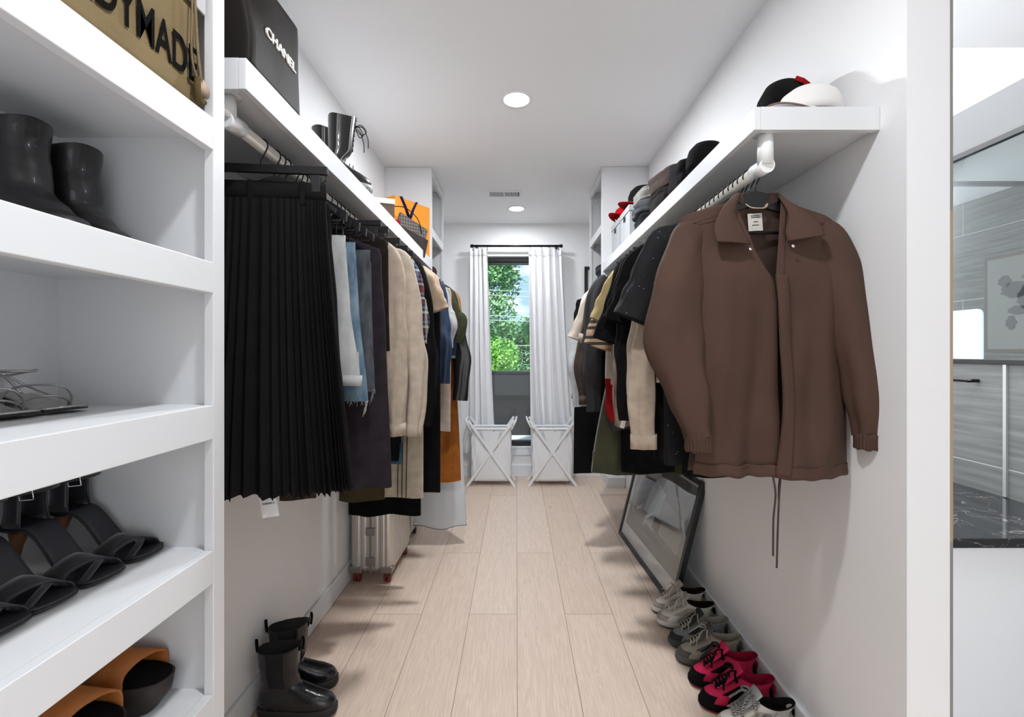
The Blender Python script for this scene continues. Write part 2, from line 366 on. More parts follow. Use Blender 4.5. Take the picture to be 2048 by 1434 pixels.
for k, (za, zb_, lab) in enumerate([(3.1, 2.85, 'upper thin overhead wire across the trees'), (2.85, 2.62, 'second thin overhead wire from the top'), (1.86, 1.66, 'middle overhead wire in front of the green trees'), (1.62, 1.46, 'fourth overhead wire counted from the top'), (.43, .3, 'lowest overhead wire in front of the bush')]):
    o = MB().tube([(-8, 22, CZ+za+.12), (-3, 22, CZ+za), (0, 22, CZ+(za+zb_)/2-.05), (3, 22, CZ+zb_), (8, 22, CZ+zb_+.1)], .013, 5).build('overhead_wire', mat('wire', srgb(205, 210, 205), .5)); tag(o, lab, 'wire')
for sx in (-8, 8):
    up = thing('utility_pole', 'wooden utility pole carrying the wires, %s of the window view' % ('left' if sx < 0 else 'right'), 'utility pole', (sx, 22, -3.3))
    MB().tube([(0, 0, 0), (0, 0, 8.6)], .14, 10).box(-.06, .06, -.9, .9, 8.0, 8.12).build('pole', M['bark'], up)
hs = thing('house', 'grey roofed house low behind the parapet', 'house', (3.0, 19, -3.3))
MB().box(-1.9, 3, 0, 5, 0, 3.2).build('wall', mat('siding', srgb(150, 152, 155), .8), hs)
MB().prism([(-1.9, 3.15), (3.2, 3.15), (2.2, 4.1), (-1.5, 4.1)], 5.2, Matrix.Rotation(R(90), 4, 'X') @ Matrix.Translation((0, 0, -5.1))).build('roof', mat('shingles', srgb(112, 118, 128), .9), hs)
# ------------------------------------------------------------------ ceiling fittings
M['lens'] = mat('lit_lens', srgb(255, 255, 255), .5, emis=((1, .99, .97, 1), 4.0))
for i, (x, y) in enumerate(DOWNLIGHTS[:2]):
    d = thing('recessed_light', ['round recessed ceiling light nearer the camera, lit', 'small round recessed ceiling light near the window, lit'][i], 'ceiling light', (x, y, CEIL), 0, 'recessed ceiling lights')
    MB().lathe([(.070, -.004), (.086, -.007), (.091, -.003), (.091, .0), (.070, .0), (.070, -.004)], n=48, caps=False).build('trim_ring', M['white'], d)
    MB().lathe([(.0005, -.0035), (.069, -.0035), (.069, -.001), (.0005, -.001)], n=40).build('lens', M['lens'], d)
v = thing('air_vent', 'white slotted air vent in the ceiling between the two lights', 'vent', (-.105, 3.95, CEIL))
MB().box(-.147, .147, -.075, -.058, -.008, 0).box(-.147, .147, .058, .075, -.008, 0).box(-.147, -.128, -.058, .058, -.008, 0).box(.128, .147, -.058, .058, -.008, 0).build('vent_frame', M['white'], v, bevel=.002)
sl = MB()
for k in range(22): sl.box(-.124+k*.0113, -.119+k*.0113, -.055, .055, -.006, -.0005)
sl.box(-.004, .004, -.058, .058, -.007, 0); sl.build('slats', M['white'], v)
MB().box(-.128, .128, -.058, .058, -.0008, -.0002).build('backing', M['blkmatte'], v)
# ------------------------------------------------------------------ built-in shelving
def shelving(label, xf, xb, y0, y1, ztop, zbot, shelves, sides=(True, True), rail_top=True, sw=.036):
    """open shelving bay: xf front plane, xb wall plane (signs give the side)"""
    s = 1 if xf > xb else -1             # direction from wall to aisle
    u = thing('shelving_unit', label, 'shelving', (xb, y0, zbot))
    def bx(xa, xb_, ya, yb, za, zb_): return MB().box(min(xa, xb_)-xb, max(xa, xb_)-xb, ya-y0, yb-y0, za-zbot, zb_-zbot)
    bk = xf - s*.02
    for k, ya in enumerate((y0, y1-.018)):
        bx(xb+s*.001, bk, ya, ya+.018, zbot, ztop-.002).build('side_panel', M['shelf'], u)
    bx(xb+s*.001, xb+s*.008, y0+.018, y1-.018, zbot, ztop-.002).build('back_panel', M['shelf'], u)
    for ya in (y0, y1-sw):
        bx(bk, xf, ya, ya+sw, zbot, ztop-.002).build('stile', M['shelf'], u, bevel=.0015)
    for z, th in shelves:
        sh = bx(xb+s*.008, bk, y0+.018, y1-.018, z-.032, z).build('shelf', M['shelf'], u)
        r = bx(bk, xf, y0+sw, y1-sw, z-th, z+.0005).build('front_rail', M['shelf'], sh, bevel=.0015)
    if rail_top: bx(bk, xf, y0+sw, y1-sw, ztop-.06, ztop-.002).build('top_rail', M['shelf'], u)
    return u
shelving('white open shoe shelving nearest the camera on the left', -.63, -WX, -.35, .982, CEIL, 0,
         [(CZ+.486, .066), (CZ+.186, .064), (CZ-.111, .070), (CZ-.413, .068), (CZ-.713, .067), (CZ-1.01, .067), (.08, .08)])
shelving('white tall shelving at the far left end beside the orange bag', -.631, -WX, 3.38, 3.93, CEIL, .35, [(CZ+.93, .062), (CZ+.42, .062), (CZ+.05, .062), (CZ-.35, .062), (.41, .06)], sw=.03)
shelving('white tall shelving at the far right end by the framed picture', .632, 1.064, 3.372, 3.93, CEIL, .47, [(CZ+.955, .062), (CZ+.43, .062), (CZ+.05, .062), (CZ-.35, .062), (.53, .06)], sw=.03)
def wall_shelf(label, xf, xb, y0, y1, ztop, th):
    s = 1 if xf > xb else -1
    u = thing('wall_shelf', label, 'shelf', (xb, y0, ztop-th))
    def bx(xa, xb_, ya, yb, za, zb_): return MB().box(min(xa, xb_)-xb, max(xa, xb_)-xb, ya-y0, yb-y0, za, zb_)
    bx(xb+s*.001, xf-s*.018, y0+.018, y1, .010, th).build('board', M['shelf'], u)
    bx(xf-s*.018, xf, y0, y1, 0, th).build('front_fascia', M['shelf'], u, bevel=.0015)
    bx(xb+s*.001, xf-s*.018, y0, y0+.018, 0, th).build('end_fascia', M['shelf'], u)
    return u
LS = CZ+.686; RS = CZ+.66
wall_shelf('long white hanging shelf on the left carrying the black and orange bags', -.63, -WX, 1.06, 3.378, LS, .073)
wall_shelf('long white hanging shelf on the right carrying caps and folded clothes', .64, WX, 1.224, 3.370, RS, .062)
LRX, LRZ = -.70, CZ+.565
RRX, RRZ = .69, CZ+.52
RODR = .0165
def rod(label, x, z, y0, y1, zs):
    u = thing('clothes_rod', label, 'clothes rod', (x, y0, z))
    MB().tube([(0, .03, 0), (0, y1-y0, 0)], RODR, 24).build('rod', M['rod'], u)
    r = .0205
    b = MB().tube([(0, 0, zs-z), (0, 0, -.004)], r, 20).tube([(0, -.012, -.006), (0, .055, 0)], r, 20)
    b.lathe([(.001, zs-z-.004), (.032, zs-z-.004), (.032, zs-z), (.001, zs-z)], n=24)
    b.build('bracket', M['bracket'], u)
    MB().tube([(0, y1-y0-.9, zs-z), (0, y1-y0-.9, .0)], .006, 8).lathe([(.001, zs-z-.004), (.025, zs-z-.004), (.025, zs-z-.0005), (.001, zs-z-.0005)], c=(0, y1-y0-.9, 0), n=20).build('middle_hanger', M['bracket'], u)
rod('white clothes rod under the left hanging shelf', LRX, LRZ, 1.10, 3.376, LS-.063)
rod('white clothes rod under the right hanging shelf', RRX, RRZ, 1.262, 3.368, RS-.052)

# ------------------------------------------------------------------ curtains
M['curtain'] = mat('white_cotton', srgb(244, 244, 246), .9, bump=(300, .25), sheen=.2)
def curtain(label, xs_top, xs_bot, seed, nf):
    t = thing('curtain', label, 'curtain', (0, 4.76, .22), 0, 'white curtains')
    H = 2.405-.22; rnd = random.Random(seed); ph = [rnd.random()*6 for _ in range(6)]
    def fn(u, v):
        xa = xs_bot[0]+(xs_top[0]-xs_bot[0])*v**.8; xb_ = xs_bot[1]+(xs_top[1]-xs_bot[1])*v**.8
        uu = u+.03*math.sin(u*9+ph[0]+v*1.5)
        x = xa+(xb_-xa)*u + .012*math.sin(u*PI*2*nf*1.0+ph[1])*(1-.3*v)
        y = .030*math.sin(uu*PI*2*nf+ph[2]+.5*math.sin(v*3+ph[3]))*(1-.35*v) + .010*math.sin(uu*31+ph[4]+v*2)
        return (x, y, v*H)
    MB().grid(fn, 150, 40).build('cloth', M['curtain'], t, solid=.0015)
    def hemfn(u, v): p = fn(u, .965+v*.035); return (p[0], p[1]-.003, p[2])
    MB().grid(hemfn, 150, 3).build('header_hem', M['curtain'], t, solid=.001)
curtain('white curtain gathered left of the window', (-.475, -.30), (-.47, -.20), 1, 4)
curtain('wide white curtain hanging right of the window', (.135, .475), (.165, .60), 5, 5)
cr = thing('curtain_rod', 'black curtain rod above the window', 'curtain rod', (0, 4.76, 2.435))
MB().tube([(-.46, 0, 0), (.46, 0, 0)], .011, 16).build('rod', M['blkmetal'], cr)
for s in (-1, 1):
    MB().tube([(s*.45, 0, 0), (s*.482, 0, 0)], .017, 16).build('end_cap', M['blkmetal'], cr)
    MB().tube([(s*.425, 0, 0), (s*.425, .10, 0)], .007, 8).box(s*.425-.012, s*.425+.012, .095, .104, -.035, .035).build('bracket', M['blkmetal'], cr)
for x in (-.455, -.425, -.395, -.368, -.34, -.305, .145, .262, .335, .352, .395, .44):
    MB().tube([(x+.003*math.sin(a*3), .016*math.cos(a), .016*math.sin(a)-.004) for a in [k*PI/8 for k in range(16)]], .0016, 6, closed=True).tube([(x, 0, -.02), (x, 0, -.036)], .0022, 6).box(x-.004, x+.004, -.004, .004, -.046, -.034).build('ring_clip', M['blkmetal'], cr)

# ------------------------------------------------------------------ laundry hampers
M['hbag'] = mat('hamper_cloth', srgb(236, 237, 239), .8, bump=(200, .2))
M['hstrap'] = mat('hamper_webbing', srgb(205, 206, 208), .8)
M['hframe'] = mat('hamper_white_wood', srgb(240, 240, 240), .4)
def hamper(x, label):
    t = thing('laundry_hamper', label, 'laundry hamper', (x, 4.50, 0), 0, 'white laundry hampers')
    w, h, d = .225, .60, .20
    for s in (-1, 1):
        for y in (-.020, d+.020):
            p0 = Vector((s*w*1.06, y, 0)); p1 = Vector((-s*w*1.0, y, .655)); dd = (p1-p0).normalized(); nn = Vector((dd.z, 0, -dd.x))*.012; yy = Vector((0, .0055, 0))
            off = Vector((0, -.006 if s > 0 else .006, 0))
            vs = [q+a*nn+b*yy+off for q in (p0, p1) for a, b in ((-1, -1), (1, -1), (1, 1), (-1, 1))]
            MB().add(vs, [(0, 3, 2, 1), (4, 5, 6, 7), (0, 1, 5, 4), (1, 2, 6, 5), (2, 3, 7, 6), (3, 0, 4, 7)], 0, False).build('leg', M['hframe'], t, bevel=.002)
        # carrying handle: loop of board joining front and back legs
        hx = s*w*.9
        q = [(hx+s*.0, -.02, .56), (hx+s*.045, -.02, .655), (hx+s*.05, d+.02, .655), (hx+s*.005, d+.02, .56)]
        MB().tube(q, .0085, 8).tube([(hx+s*.028, -.012, .61), (hx+s*.03, d+.012, .61)], .006, 8).build('handle', M['hframe'], t)
    # bag with soft sides
    def ring(k, z, inset=0):
        pts = []; bulge = math.sin(PI*min(max(z/.56, 0), 1))
        for i in range(64):
            a = 2*PI*i/64; cx = spow(math.cos(a), .28); cy = spow(math.sin(a), .28)
            xx = (w*.86-inset+.006*bulge)*cx*(1-.015*(1-z/.56)); yy = d/2+(d*.42-inset+.018*bulge)*cy
            rip = .004*math.sin(9*a+z*17)+.003*math.sin(14*a-z*23)
            pts.append((xx+rip*cx, yy+rip*cy, z))
        return pts
    rings = [ring(0, .045+.515*k/20) for k in range(21)] + [ring(0, .56-.1*k, .008) for k in range(1, 5)]
    MB().loft(rings, True, False).add(ring(0, .045), [tuple(range(64))]).build('bag', M['hbag'], t, solid=.001)
    MB().tube([( w*.87*spow(math.cos(a), .3), d/2+d*.44*spow(math.sin(a), .3), .562) for a in [2*PI*k/64 for k in range(64)]], .011, 6, closed=True, flat=1.5).build('rim', M['hbag'], t)
    # webbing loop on the front
    P = [(-.10, 0, .545), (-.085, 0, .48), (-.062, 0, .41), (-.035, 0, .365), (0, 0, .35), (.035, 0, .365), (.062, 0, .41), (.085, 0, .48), (.10, 0, .545)]
    P = catmull([(a, -.009, c) for a, b, c in P], 4); MB().tube(P, .0018, 8, flat=6).build('webbing_loop', M['hstrap'], t)
hamper(-.252, 'white folding laundry hamper on the left in front of the window')
hamper(.355, 'white folding laundry hamper on the right in front of the window')

# ------------------------------------------------------------------ bathroom seen past the wall's end
def tile(name, a, b_, sx=1.2, sy=.6, grout=srgb(186, 186, 182)):
    m = mat(name, a, .45, spec=.4); n = m.node_tree; b = n.nodes['Principled BSDF']; L = n.links.new
    t = n.nodes.new('ShaderNodeTexCoord'); mp = n.nodes.new('ShaderNodeMapping'); mp.inputs['Scale'].default_value = (.5, .5, 9)
    z = n.nodes.new('ShaderNodeTexNoise'); z.inputs['Scale'].default_value = 5; z.inputs['Detail'].default_value = 6
    L(t.outputs['Object'], mp.inputs[0]); L(mp.outputs[0], z.inputs[0])
    r = n.nodes.new('ShaderNodeValToRGB'); r.color_ramp.elements[0].position = .3; r.color_ramp.elements[1].position = .7
    r.color_ramp.elements[0].color = a; r.color_ramp.elements[1].color = b_; L(z.outputs[0], r.inputs[0])
    m2 = n.nodes.new('ShaderNodeMapping'); m2.inputs['Rotation'].default_value = (0, R(90), R(90)); L(t.outputs['Object'], m2.inputs[0])
    s = n.nodes.new('ShaderNodeSeparateXYZ'); L(t.outputs['Object'], s.inputs[0]); cb_ = n.nodes.new('ShaderNodeCombineXYZ')
    L(s.outputs['Y'], cb_.inputs[0]); L(s.outputs['Z'], cb_.inputs[1])
    br = n.nodes.new('ShaderNodeTexBrick'); br.inputs['Scale'].default_value = 1; br.inputs['Brick Width'].default_value = sx; br.inputs['Row Height'].default_value = sy
    br.inputs['Mortar Size'].default_value = .002; br.inputs['Color1'].default_value = (1, 1, 1, 1); br.inputs['Color2'].default_value = (.92, .92, .92, 1); br.inputs['Mortar'].default_value = (0, 0, 0, 1)
    L(cb_.outputs[0], br.inputs[0])
    mm = n.nodes.new('ShaderNodeMixRGB'); mm.inputs[1].default_value = grout; L(r.outputs[0], mm.inputs[2]); L(br.outputs['Fac'], mm.inputs[0])
    inv = n.nodes.new('ShaderNodeMath'); inv.operation = 'SUBTRACT'; inv.inputs[0].default_value = 1; L(br.outputs['Fac'], inv.inputs[1]); L(inv.outputs[0], mm.inputs[0])
    L(mm.outputs[0], b.inputs['Base Color']); return m
M['tile1'] = tile('grey_stone_tile', srgb(98, 100, 98), srgb(128, 129, 126), sy=.83)
M['tile2'] = tile('dark_stone_tile', srgb(84, 82, 79), srgb(110, 108, 105))
structure('wall_shower', MB().box(4.12, 4.15, -.5, FAR, 0, CEIL-.003), M['tile2'], label='dark grey tiled shower wall')
PX = 2.07
pw = thing('pony_wall', 'low grey tiled shower wall under the glass', 'shower wall', (PX, 1.2, 0))
MB().box(0, .10, 0, 1.33, 0, 1.272).build('tile_panel', M['tile1'], pw)
MB().box(-.010, -.0005, .715, .728, .715, 1.272).build('edge_trim', mat('nickel', srgb(190, 192, 190), .35, metal=.7), pw)
MB().box(-.012, .112, 0, 1.33, 1.2725, 1.293).build('cap', M['blk'], pw, bevel=.002)
M['sglass'] = glassmat('shower_glass', (.86, .90, .90, 1), 0, .5)
M['gedge'] = mat('glass_edge', srgb(52, 100, 128), .15)
sg = thing('shower_glass', 'clear shower glass with black rails above the low tiled wall', 'shower glass', (PX+.05, 1.885, 1.294))
MB().box(0, .01, 0, .65, 0, .955).build('pane', M['sglass'], sg)
MB().box(-.002, .010, -.010, -.001, 0, .955).build('pane_edge', M['gedge'], sg)
MB().box(-.008, .018, -.010, .66, .955, .978).build('top_rail', M['blk'], sg)
MB().box(.018, 1.9, .63, .655, .955, .977).build('cross_rail', M['blk'], sg)
tb = thing('towel_bar', 'short black towel bar on the grey tiled low wall', 'towel bar', (PX, 2.02, 1.197))
MB().tube([(-.05, 0, 0), (-.05, .42, 0)], .006, 10).build('bar', M['blkmetal'], tb)
for y in (.02, .40): MB().tube([(-.0008, y, 0), (-.05, y, 0)], .008, 10).build('mount', M['blkmetal'], tb)
mb_ = thing('marble_bench', 'black marble slab on a white base past the wall end', 'bench', (1.10, 1.5, 0))
M['marble'] = mat('black_marble', srgb(24, 26, 30), .08, spec=.6, noisecol=(5, srgb(30, 33, 38), (1, 1, 1)))
_n = M['marble'].node_tree; _b = _n.nodes['Principled BSDF']; _t = _n.nodes.new('ShaderNodeTexCoord'); _z = _n.nodes.new('ShaderNodeTexNoise'); _z.inputs['Scale'].default_value = 5; _z.inputs['Detail'].default_value = 8; _z.inputs['Distortion'].default_value = 2.2
_r = _n.nodes.new('ShaderNodeValToRGB'); _r.color_ramp.elements[0].position = .497; _r.color_ramp.elements[0].color = srgb(26, 28, 31); _r.color_ramp.elements[1].position = .503; _r.color_ramp.elements[1].color = srgb(26, 28, 31)
_e = _r.color_ramp.elements.new(.5); _e.color = srgb(150, 140, 130)
_n.links.new(_t.outputs['Object'], _z.inputs[0]); _n.links.new(_z.outputs[0], _r.inputs[0]); _n.links.new(_r.outputs[0], _b.inputs['Base Color'])
MB().box(0, .968, .012, 1.03, 0, .678).build('base', M['trim'], mb_)
MB().box(0, .969, 0, 1.03, .679, .711).build('marble_top', M['marble'], mb_, bevel=.002)
lp = thing('window_reflection', 'pale rounded window reflection, added as a glowing panel behind the shower glass', 'reflection', (4.118, 4.01, 1.2))  # added glowing panel imitating a window reflected in the shower glass
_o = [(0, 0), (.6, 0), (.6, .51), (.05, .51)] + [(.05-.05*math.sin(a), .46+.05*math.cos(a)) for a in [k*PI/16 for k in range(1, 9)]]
MB().prism([(a, b) for a, b in _o], .02, frame((0, 0, 0), (0, 1, 0), (0, 0, 1)) @ Matrix.Translation((0, 0, -.02))).build('reflection_panel', mat('glowing_reflection', srgb(225, 240, 250), .3, emis=(srgb(205, 226, 242), .5)), lp)
ap = thing('picture_reflection', 'faint reflection of a framed picture, painted on panels behind the shower glass', 'picture', (4.118, 3.45, 1.32))  # flat coloured panels imitate a picture reflected in the glass
MB().box(-.006, 0, 0, .55, 0, .83).build('frame', mat('reflected_frame', srgb(92, 84, 78), .6), ap)
MB().box(-.0075, -.0065, .03, .52, .03, .80).build('print', mat('reflected_print', srgb(120, 118, 114), .6), ap)
q = MB()
for (cy, cz, a, b) in ((.30, .52, .10, .07), (.22, .45, .06, .1), (.38, .60, .05, .05), (.28, .35, .07, .04), (.33, .25, .04, .06), (.2, .62, .05, .03)):
    q.prism([(a*math.cos(k*PI/9)*(1+.25*math.sin(k*2.3)), b*math.sin(k*PI/9)) for k in range(18)], .001, frame((-.0088, cy, cz), (0, 1, 0), (0, 0, 1)))
q.build('reflected_shapes', mat('reflected_grey', srgb(86, 84, 84), .7), ap)
# picture on the far wall by the right shelving
fp = thing('wall_picture', 'black framed picture with white mat on the far wall', 'picture', (.725, FAR-.001, 1.70))
MB().box(0, .34, -.025, 0, 0, .035).box(0, .34, -.025, 0, .50, .535).box(0, .035, -.025, 0, .035, .50).box(.305, .34, -.025, 0, .035, .50).build('frame', M['blk'], fp)
MB().box(.035, .305, -.01, 0, .035, .50).build('mat_board', M['paper'], fp)
MB().box(.09, .25, -.012, -.0105, .12, .42).build('print', mat('pale_print', srgb(196, 198, 200), .7), fp)
# low white box and clear sheet by the far right corner
tag(MB().box(.89, 1.06, 4.43, 4.85, 0, .10).build('low_box', M['trim'], bevel=.003), 'low white box on the floor under the far right clothes', 'box')
tag(MB().box(.78, 1.05, 4.22, 4.42, .0005, .004).build('floor_mat', mat('beige_mat', srgb(222, 204, 186), .3), bevel=.001), 'thin glossy beige mat lying before the low white box', 'mat')
# ------------------------------------------------------------------ hangers and garments
_hm = {}
def hanger(x, y, z, kind, label, rz=0.0, group='black hangers', w=.205):
    """origin: centre of the rod. kinds: wood, velvet, clip"""
    t = thing('hanger', label, 'hanger', (x, y, z), rz, group)
    key = (kind, round(w, 3))
    if key in _hm:
        for n, me in _hm[key]:
            o = bpy.data.objects.new(n, me); C.objects.link(o); o.parent = t
        return t
    parts = []
    r = RODR+.0022
    hook = MB(); P = [(r*math.sin(a), 0, r*math.cos(a)) for a in [R(-115)+R(215)*k/14 for k in range(15)]]
    e = P[-1]; P += [(e[0]-.004, 0, e[2]-.010), (.004, 0, -.034), (0, 0, -.042), (0, 0, -.062)]
    hook.tube(P, .0019, 8); parts.append(hook.build('hook', M['blkmetal'], t))
    if kind == 'clip':
        b = MB().box(-w, w, -.007, .007, -.075, -.052); parts.append(b.build('bar', M['blk'], t, bevel=.003))
        wr = MB().tube([(-w*.97, 0, -.075), (-w*.97, 0, -.090), (-w*.9, 0, -.098), (w*.9, 0, -.098), (w*.97, 0, -.090), (w*.97, 0, -.075)], .0016, 6)
        parts.append(wr.build('wire_bar', M['blkmetal'], t))
        for s in (-1, 1):
            c = MB().box(s*w*.82-.013, s*w*.82+.013, -.010, -.005, -.125, -.078).box(s*w*.82-.013, s*w*.82+.013, .005, .010, -.125, -.078).tube([(s*w*.82, -.006, -.092), (s*w*.82, .006, -.092)], .006, 8)
            parts.append(c.build('clip', M['blkmatte'], t, bevel=.0015))
    else:
        th = .006 if kind == 'wood' else .0035; hh = .046 if kind == 'wood' else .022
        up = []; lo = []
        for k in range(25):
            u = -1+2*k/24; a = abs(u); zz = -.056-.012*a-.085*a**1.5
            up.append((u*w, zz)); lo.append((u*w*.985, zz-hh*(1-.45*a)-(.0 if a > .12 else 0)))
        pts = up + lo[::-1]
        b = MB(); n = len(up)
        vs = [(p[0], -th, p[1]) for p in up+lo] + [(p[0], th, p[1]) for p in up+lo]; m2 = 2*n
        fs = []
        for i in range(n-1):
            fs += [(i, i+1, n+i+1, n+i), (m2+i, m2+n+i, m2+n+i+1, m2+i+1), (i, m2+i, m2+i+1, i+1), (n+i, n+i+1, m2+n+i+1, m2+n+i)]
        fs += [(0, n, m2+n, m2), (n-1, m2+n-1, m2+2*n-1, 2*n-1)]
        b.add(vs, fs, 0, False); parts.append(b.build('shoulder_bar', M['blk'] if kind == 'wood' else M['blkmatte'], t, bevel=.0015))
        zb = -.175
        rb = MB().tube([(-w*.93, 0, -.165), (-w*.9, 0, zb), (w*.9, 0, zb), (w*.93, 0, -.165)], .0045 if kind == 'wood' else .003, 8); parts.append(rb.build('lower_bar', M['blk'], t))
    _hm[key] = [(o.name.split('.')[0], o.data) for o in parts]
    return t

def body_rings(prof, N=44, n=110, amp=.010, seed=0, slope=0.0, sh_len=.22, freq=1.0, hem=.006, front_amp=None, power=.62):
    """prof: list of (z, xl, xr, thickness) from top to bottom; returns rings"""
    rnd = random.Random(seed); ph = [rnd.random()*6.28 for _ in range(8)]; fr = [rnd.uniform(16, 30)*freq, rnd.uniform(34, 52)*freq, rnd.uniform(60, 85)*freq]
    tab = [(-p[0],)+tuple(p[1:]) for p in prof]
    z0, z1 = prof[0][0], prof[-1][0]; rings = []
    for j in range(N+1):
        v = j/N; v2 = v**1.15; z = z0+(z1-z0)*v2; xl, xr, th = interp(tab, -z); cx = (xl+xr)/2; hw = (xr-xl)/2; dep = z0-z
        ring = []
        for i in range(n):
            a = 2*PI*i/n; ca, sa = math.cos(a), math.sin(a)
            x = cx+hw*spow(ca, .85); edge = 1-abs(ca)**6
            g = min(1, .12+dep*2.2)
            rp = math.sin(fr[0]*x+ph[0]+1.2*math.sin(dep*3+ph[1])+(.7 if sa > 0 else 0)) + .55*math.sin(fr[1]*x+ph[2]+dep*2.5) + .25*math.sin(fr[2]*x+ph[3]-dep*3)
            y = th*spow(sa, power) + amp*g*rp*edge*.62
            y += .004*math.sin(dep*11+ph[5]+x*6)*edge*min(1, dep*3)
            zz = z - slope*abs(x-cx*0)*max(0, 1-dep/sh_len)*1.0 + hem*v**6*math.sin(x*22+ph[4])
            ring.append((x, y, zz))
        rings.append(ring)
    return rings
def close_body(rings, open_hem=True):
    m = MB()
    m.loft(rings, True, False)
    n = len(rings[0]); m.add(rings[0], [tuple(range(n))])
    # turned-in hem
    last = rings[-1]; cx = sum(p[0] for p in last)/n; cy = sum(p[1] for p in last)/n
    inner = [(cx+(p[0]-cx)*.985, cy+(p[1]-cy)*.8, p[2]+.001) for p in last]; deep = [(cx+(p[0]-cx)*.97, cy+(p[1]-cy)*.6, p[2]+.10) for p in last]
    m.loft([last, inner, deep], True, False); m.add(deep, [tuple(range(n))])
    return m
def sleeve_mesh(path, radii, seed=0, amp=.006, n=36, fr=3, cuff=None, hollow=True):
    """radii: (rx, ry) at each path point; elliptical tube, cloth ripple, hollow end"""
    rnd = random.Random(seed+99); ph = [rnd.random()*6.28 for _ in range(4)]
    P = catmull(path, 8); T = len(P); rings = []; L = 0
    tab = [(i/(len(path)-1), r[0], r[1]) for i, r in enumerate(radii)]
    for i, p in enumerate(P):
        u = i/(T-1); t = (P[min(i+1, T-1)]-P[max(i-1, 0)]).normalized()
        b = Vector((0, 1, 0)); b = (b-t*b.dot(t)).normalized(); a = b.cross(t).normalized()
        rx, ry = interp(tab, u); ring = []
        for k in range(n):
            th = 2*PI*k/n; f = 1 + (amp/max(rx, .01))*(math.sin(fr*th+ph[0]+u*5)+.6*math.sin((fr+3)*th+ph[1]-u*7))*min(1, u*2.5)
            wz = amp*.5*math.sin(u*26+ph[2]+th)
            ring.append(tuple(p+a*(rx*f*math.cos(th)+wz)+b*(ry*f*math.sin(th))))
        rings.append(ring)
    m = MB().loft(rings, True, False); m.add(rings[0], [tuple(range(n))])
    last = [Vector(q) for q in rings[-1]]; c = sum(last, Vector())/n; t = (P[-1]-P[-2]).normalized()
    if hollow:
        r1 = [tuple(c+(q-c)*.88+t*-.001) for q in last]; r2 = [tuple(c+(q-c)*.75-t*.05) for q in last]
        m.loft([rings[-1], r1, r2], True, False); m.add(r2, [tuple(range(n))])
    else: m.add(rings[-1], [tuple(range(n))])
    return m, rings
def ring_band(ring, zup, zdn, grow, m_, parent, name, pleat=0):
    """band following a cloth edge ring (cuff, hem, waistband)"""
    n = len(ring); c = sum((Vector(q) for q in ring), Vector())/n; out = []
    for dz, g in ((zup, 0.0), (zup, grow), (zdn, grow), (zdn, -.003)):
        rr = []
        for k, q in enumerate(ring):
            q = Vector(q); d = (q-c); d.z = 0; d = d.normalized() if d.length > 1e-6 else d
            gg = g+(pleat*math.sin(k*PI) if pleat else 0)
            rr.append((q.x+d.x*gg, q.y+d.y*gg, q.z+dz))
        out.append(rr)
    return MB().loft(out, True, False).build(name, m_, parent)

def shirt(x, y, z, label, m, ns='shirt', cat='shirt', wl=.22, wr=.22, L=.68, th=.028, sleeve=None, sl_out=.06, sl_len=.22, rz=0, seed=1, flare=0.0, collar=None, group=None,
          amp=.010, slm=None, cuffm=None, cuff=False, drop=.075, slr=None, hemband=None, buttons=None, lowm=None, hang='wood', hlabel=None, side=1, slz=None, both=False, ywob=0):
    """hanging top. side = +1 aisle lies towards +X. wl/wr: half widths at left/right of the rod"""
    t = thing(ns, label, cat, (x, y, z-drop), rz, group)
    prof = [(0.0, -.055, .055, .018), (-.012, -wl*.97, wr*.97, .020), (-.06, -wl, wr, th*.8), (-.16, -wl*1.0, wr*1.0, th), (-.35, -wl*.99-flare*.4, wr*.99+flare*.4, th*1.05), (-L, -wl*.98-flare, wr*.98+flare, th*1.1)]
    rings = body_rings(prof, seed=seed, amp=amp, slope=.32)
    ob = close_body(rings).build('body', m, t)
    if hemband: ring_band(rings[-1], .045, -.004, .003, hemband, t, 'hem_band')
    sm = slm or m
    for s, wd in ((side, wr if side > 0 else wl),) + (((-side, wl if side > 0 else wr),) if both else ()):
        if not sleeve: break
        x0 = s*wd; zs = -.055-.02
        if sleeve == 'short':
            rx = slr or .075
            path = [(x0-s*.075, 0, zs-.02), (x0-s*.01, 0, zs-.05), (x0+s*sl_out*.5, .004, zs-.05-sl_len*.5), (x0+s*sl_out, .004, zs-.03-sl_len)]
            rad = [(.060, .020), (rx*.85, .026), (rx*.85, .030), (rx*.85, .034)]
            sm_, rg = sleeve_mesh(path, rad, seed, .005)
        else:
            rx = slr or .060; ze = -(slz if slz else .62)
            path = [(x0-s*.06, 0, zs-.015), (x0+s*.0, 0, zs-.07), (x0+s*sl_out*.6, -.006, zs-.07+(ze-zs)*.33), (x0+s*sl_out, -.010, zs+(ze-zs)*.66), (x0+s*sl_out*.8, -.008, ze)]
            rad = [(.055, .020), (rx*1.05, .028), (rx, .032), (rx*.9, .032), (rx*.72, .026)]
            sm_, rg = sleeve_mesh(path, rad, seed, .006)
        sv = sm_.build('sleeve', sm, t)
        if cuff: ring_band(rg[-1], .045, -.004, .003, cuffm or sm, sv, 'cuff')
    if collar:
        c = MB(); n = 24
        rr = [[(.068*math.cos(2*PI*k/n)*g, .030*math.sin(2*PI*k/n)*g+.004, zz-.02*(1-math.cos(2*PI*k/n+PI/2))*0) for k in range(n)] for g, zz in ((1.0, -.012), (.9, .018), (1.05, .026), (1.35, -.015))]
        c.loft(rr, True, False); c.build('collar', collar, t)
    if hlabel: hanger(x, y, z, hang, hlabel, rz, w=min(.2, max(wl, wr)*.9))
    return t
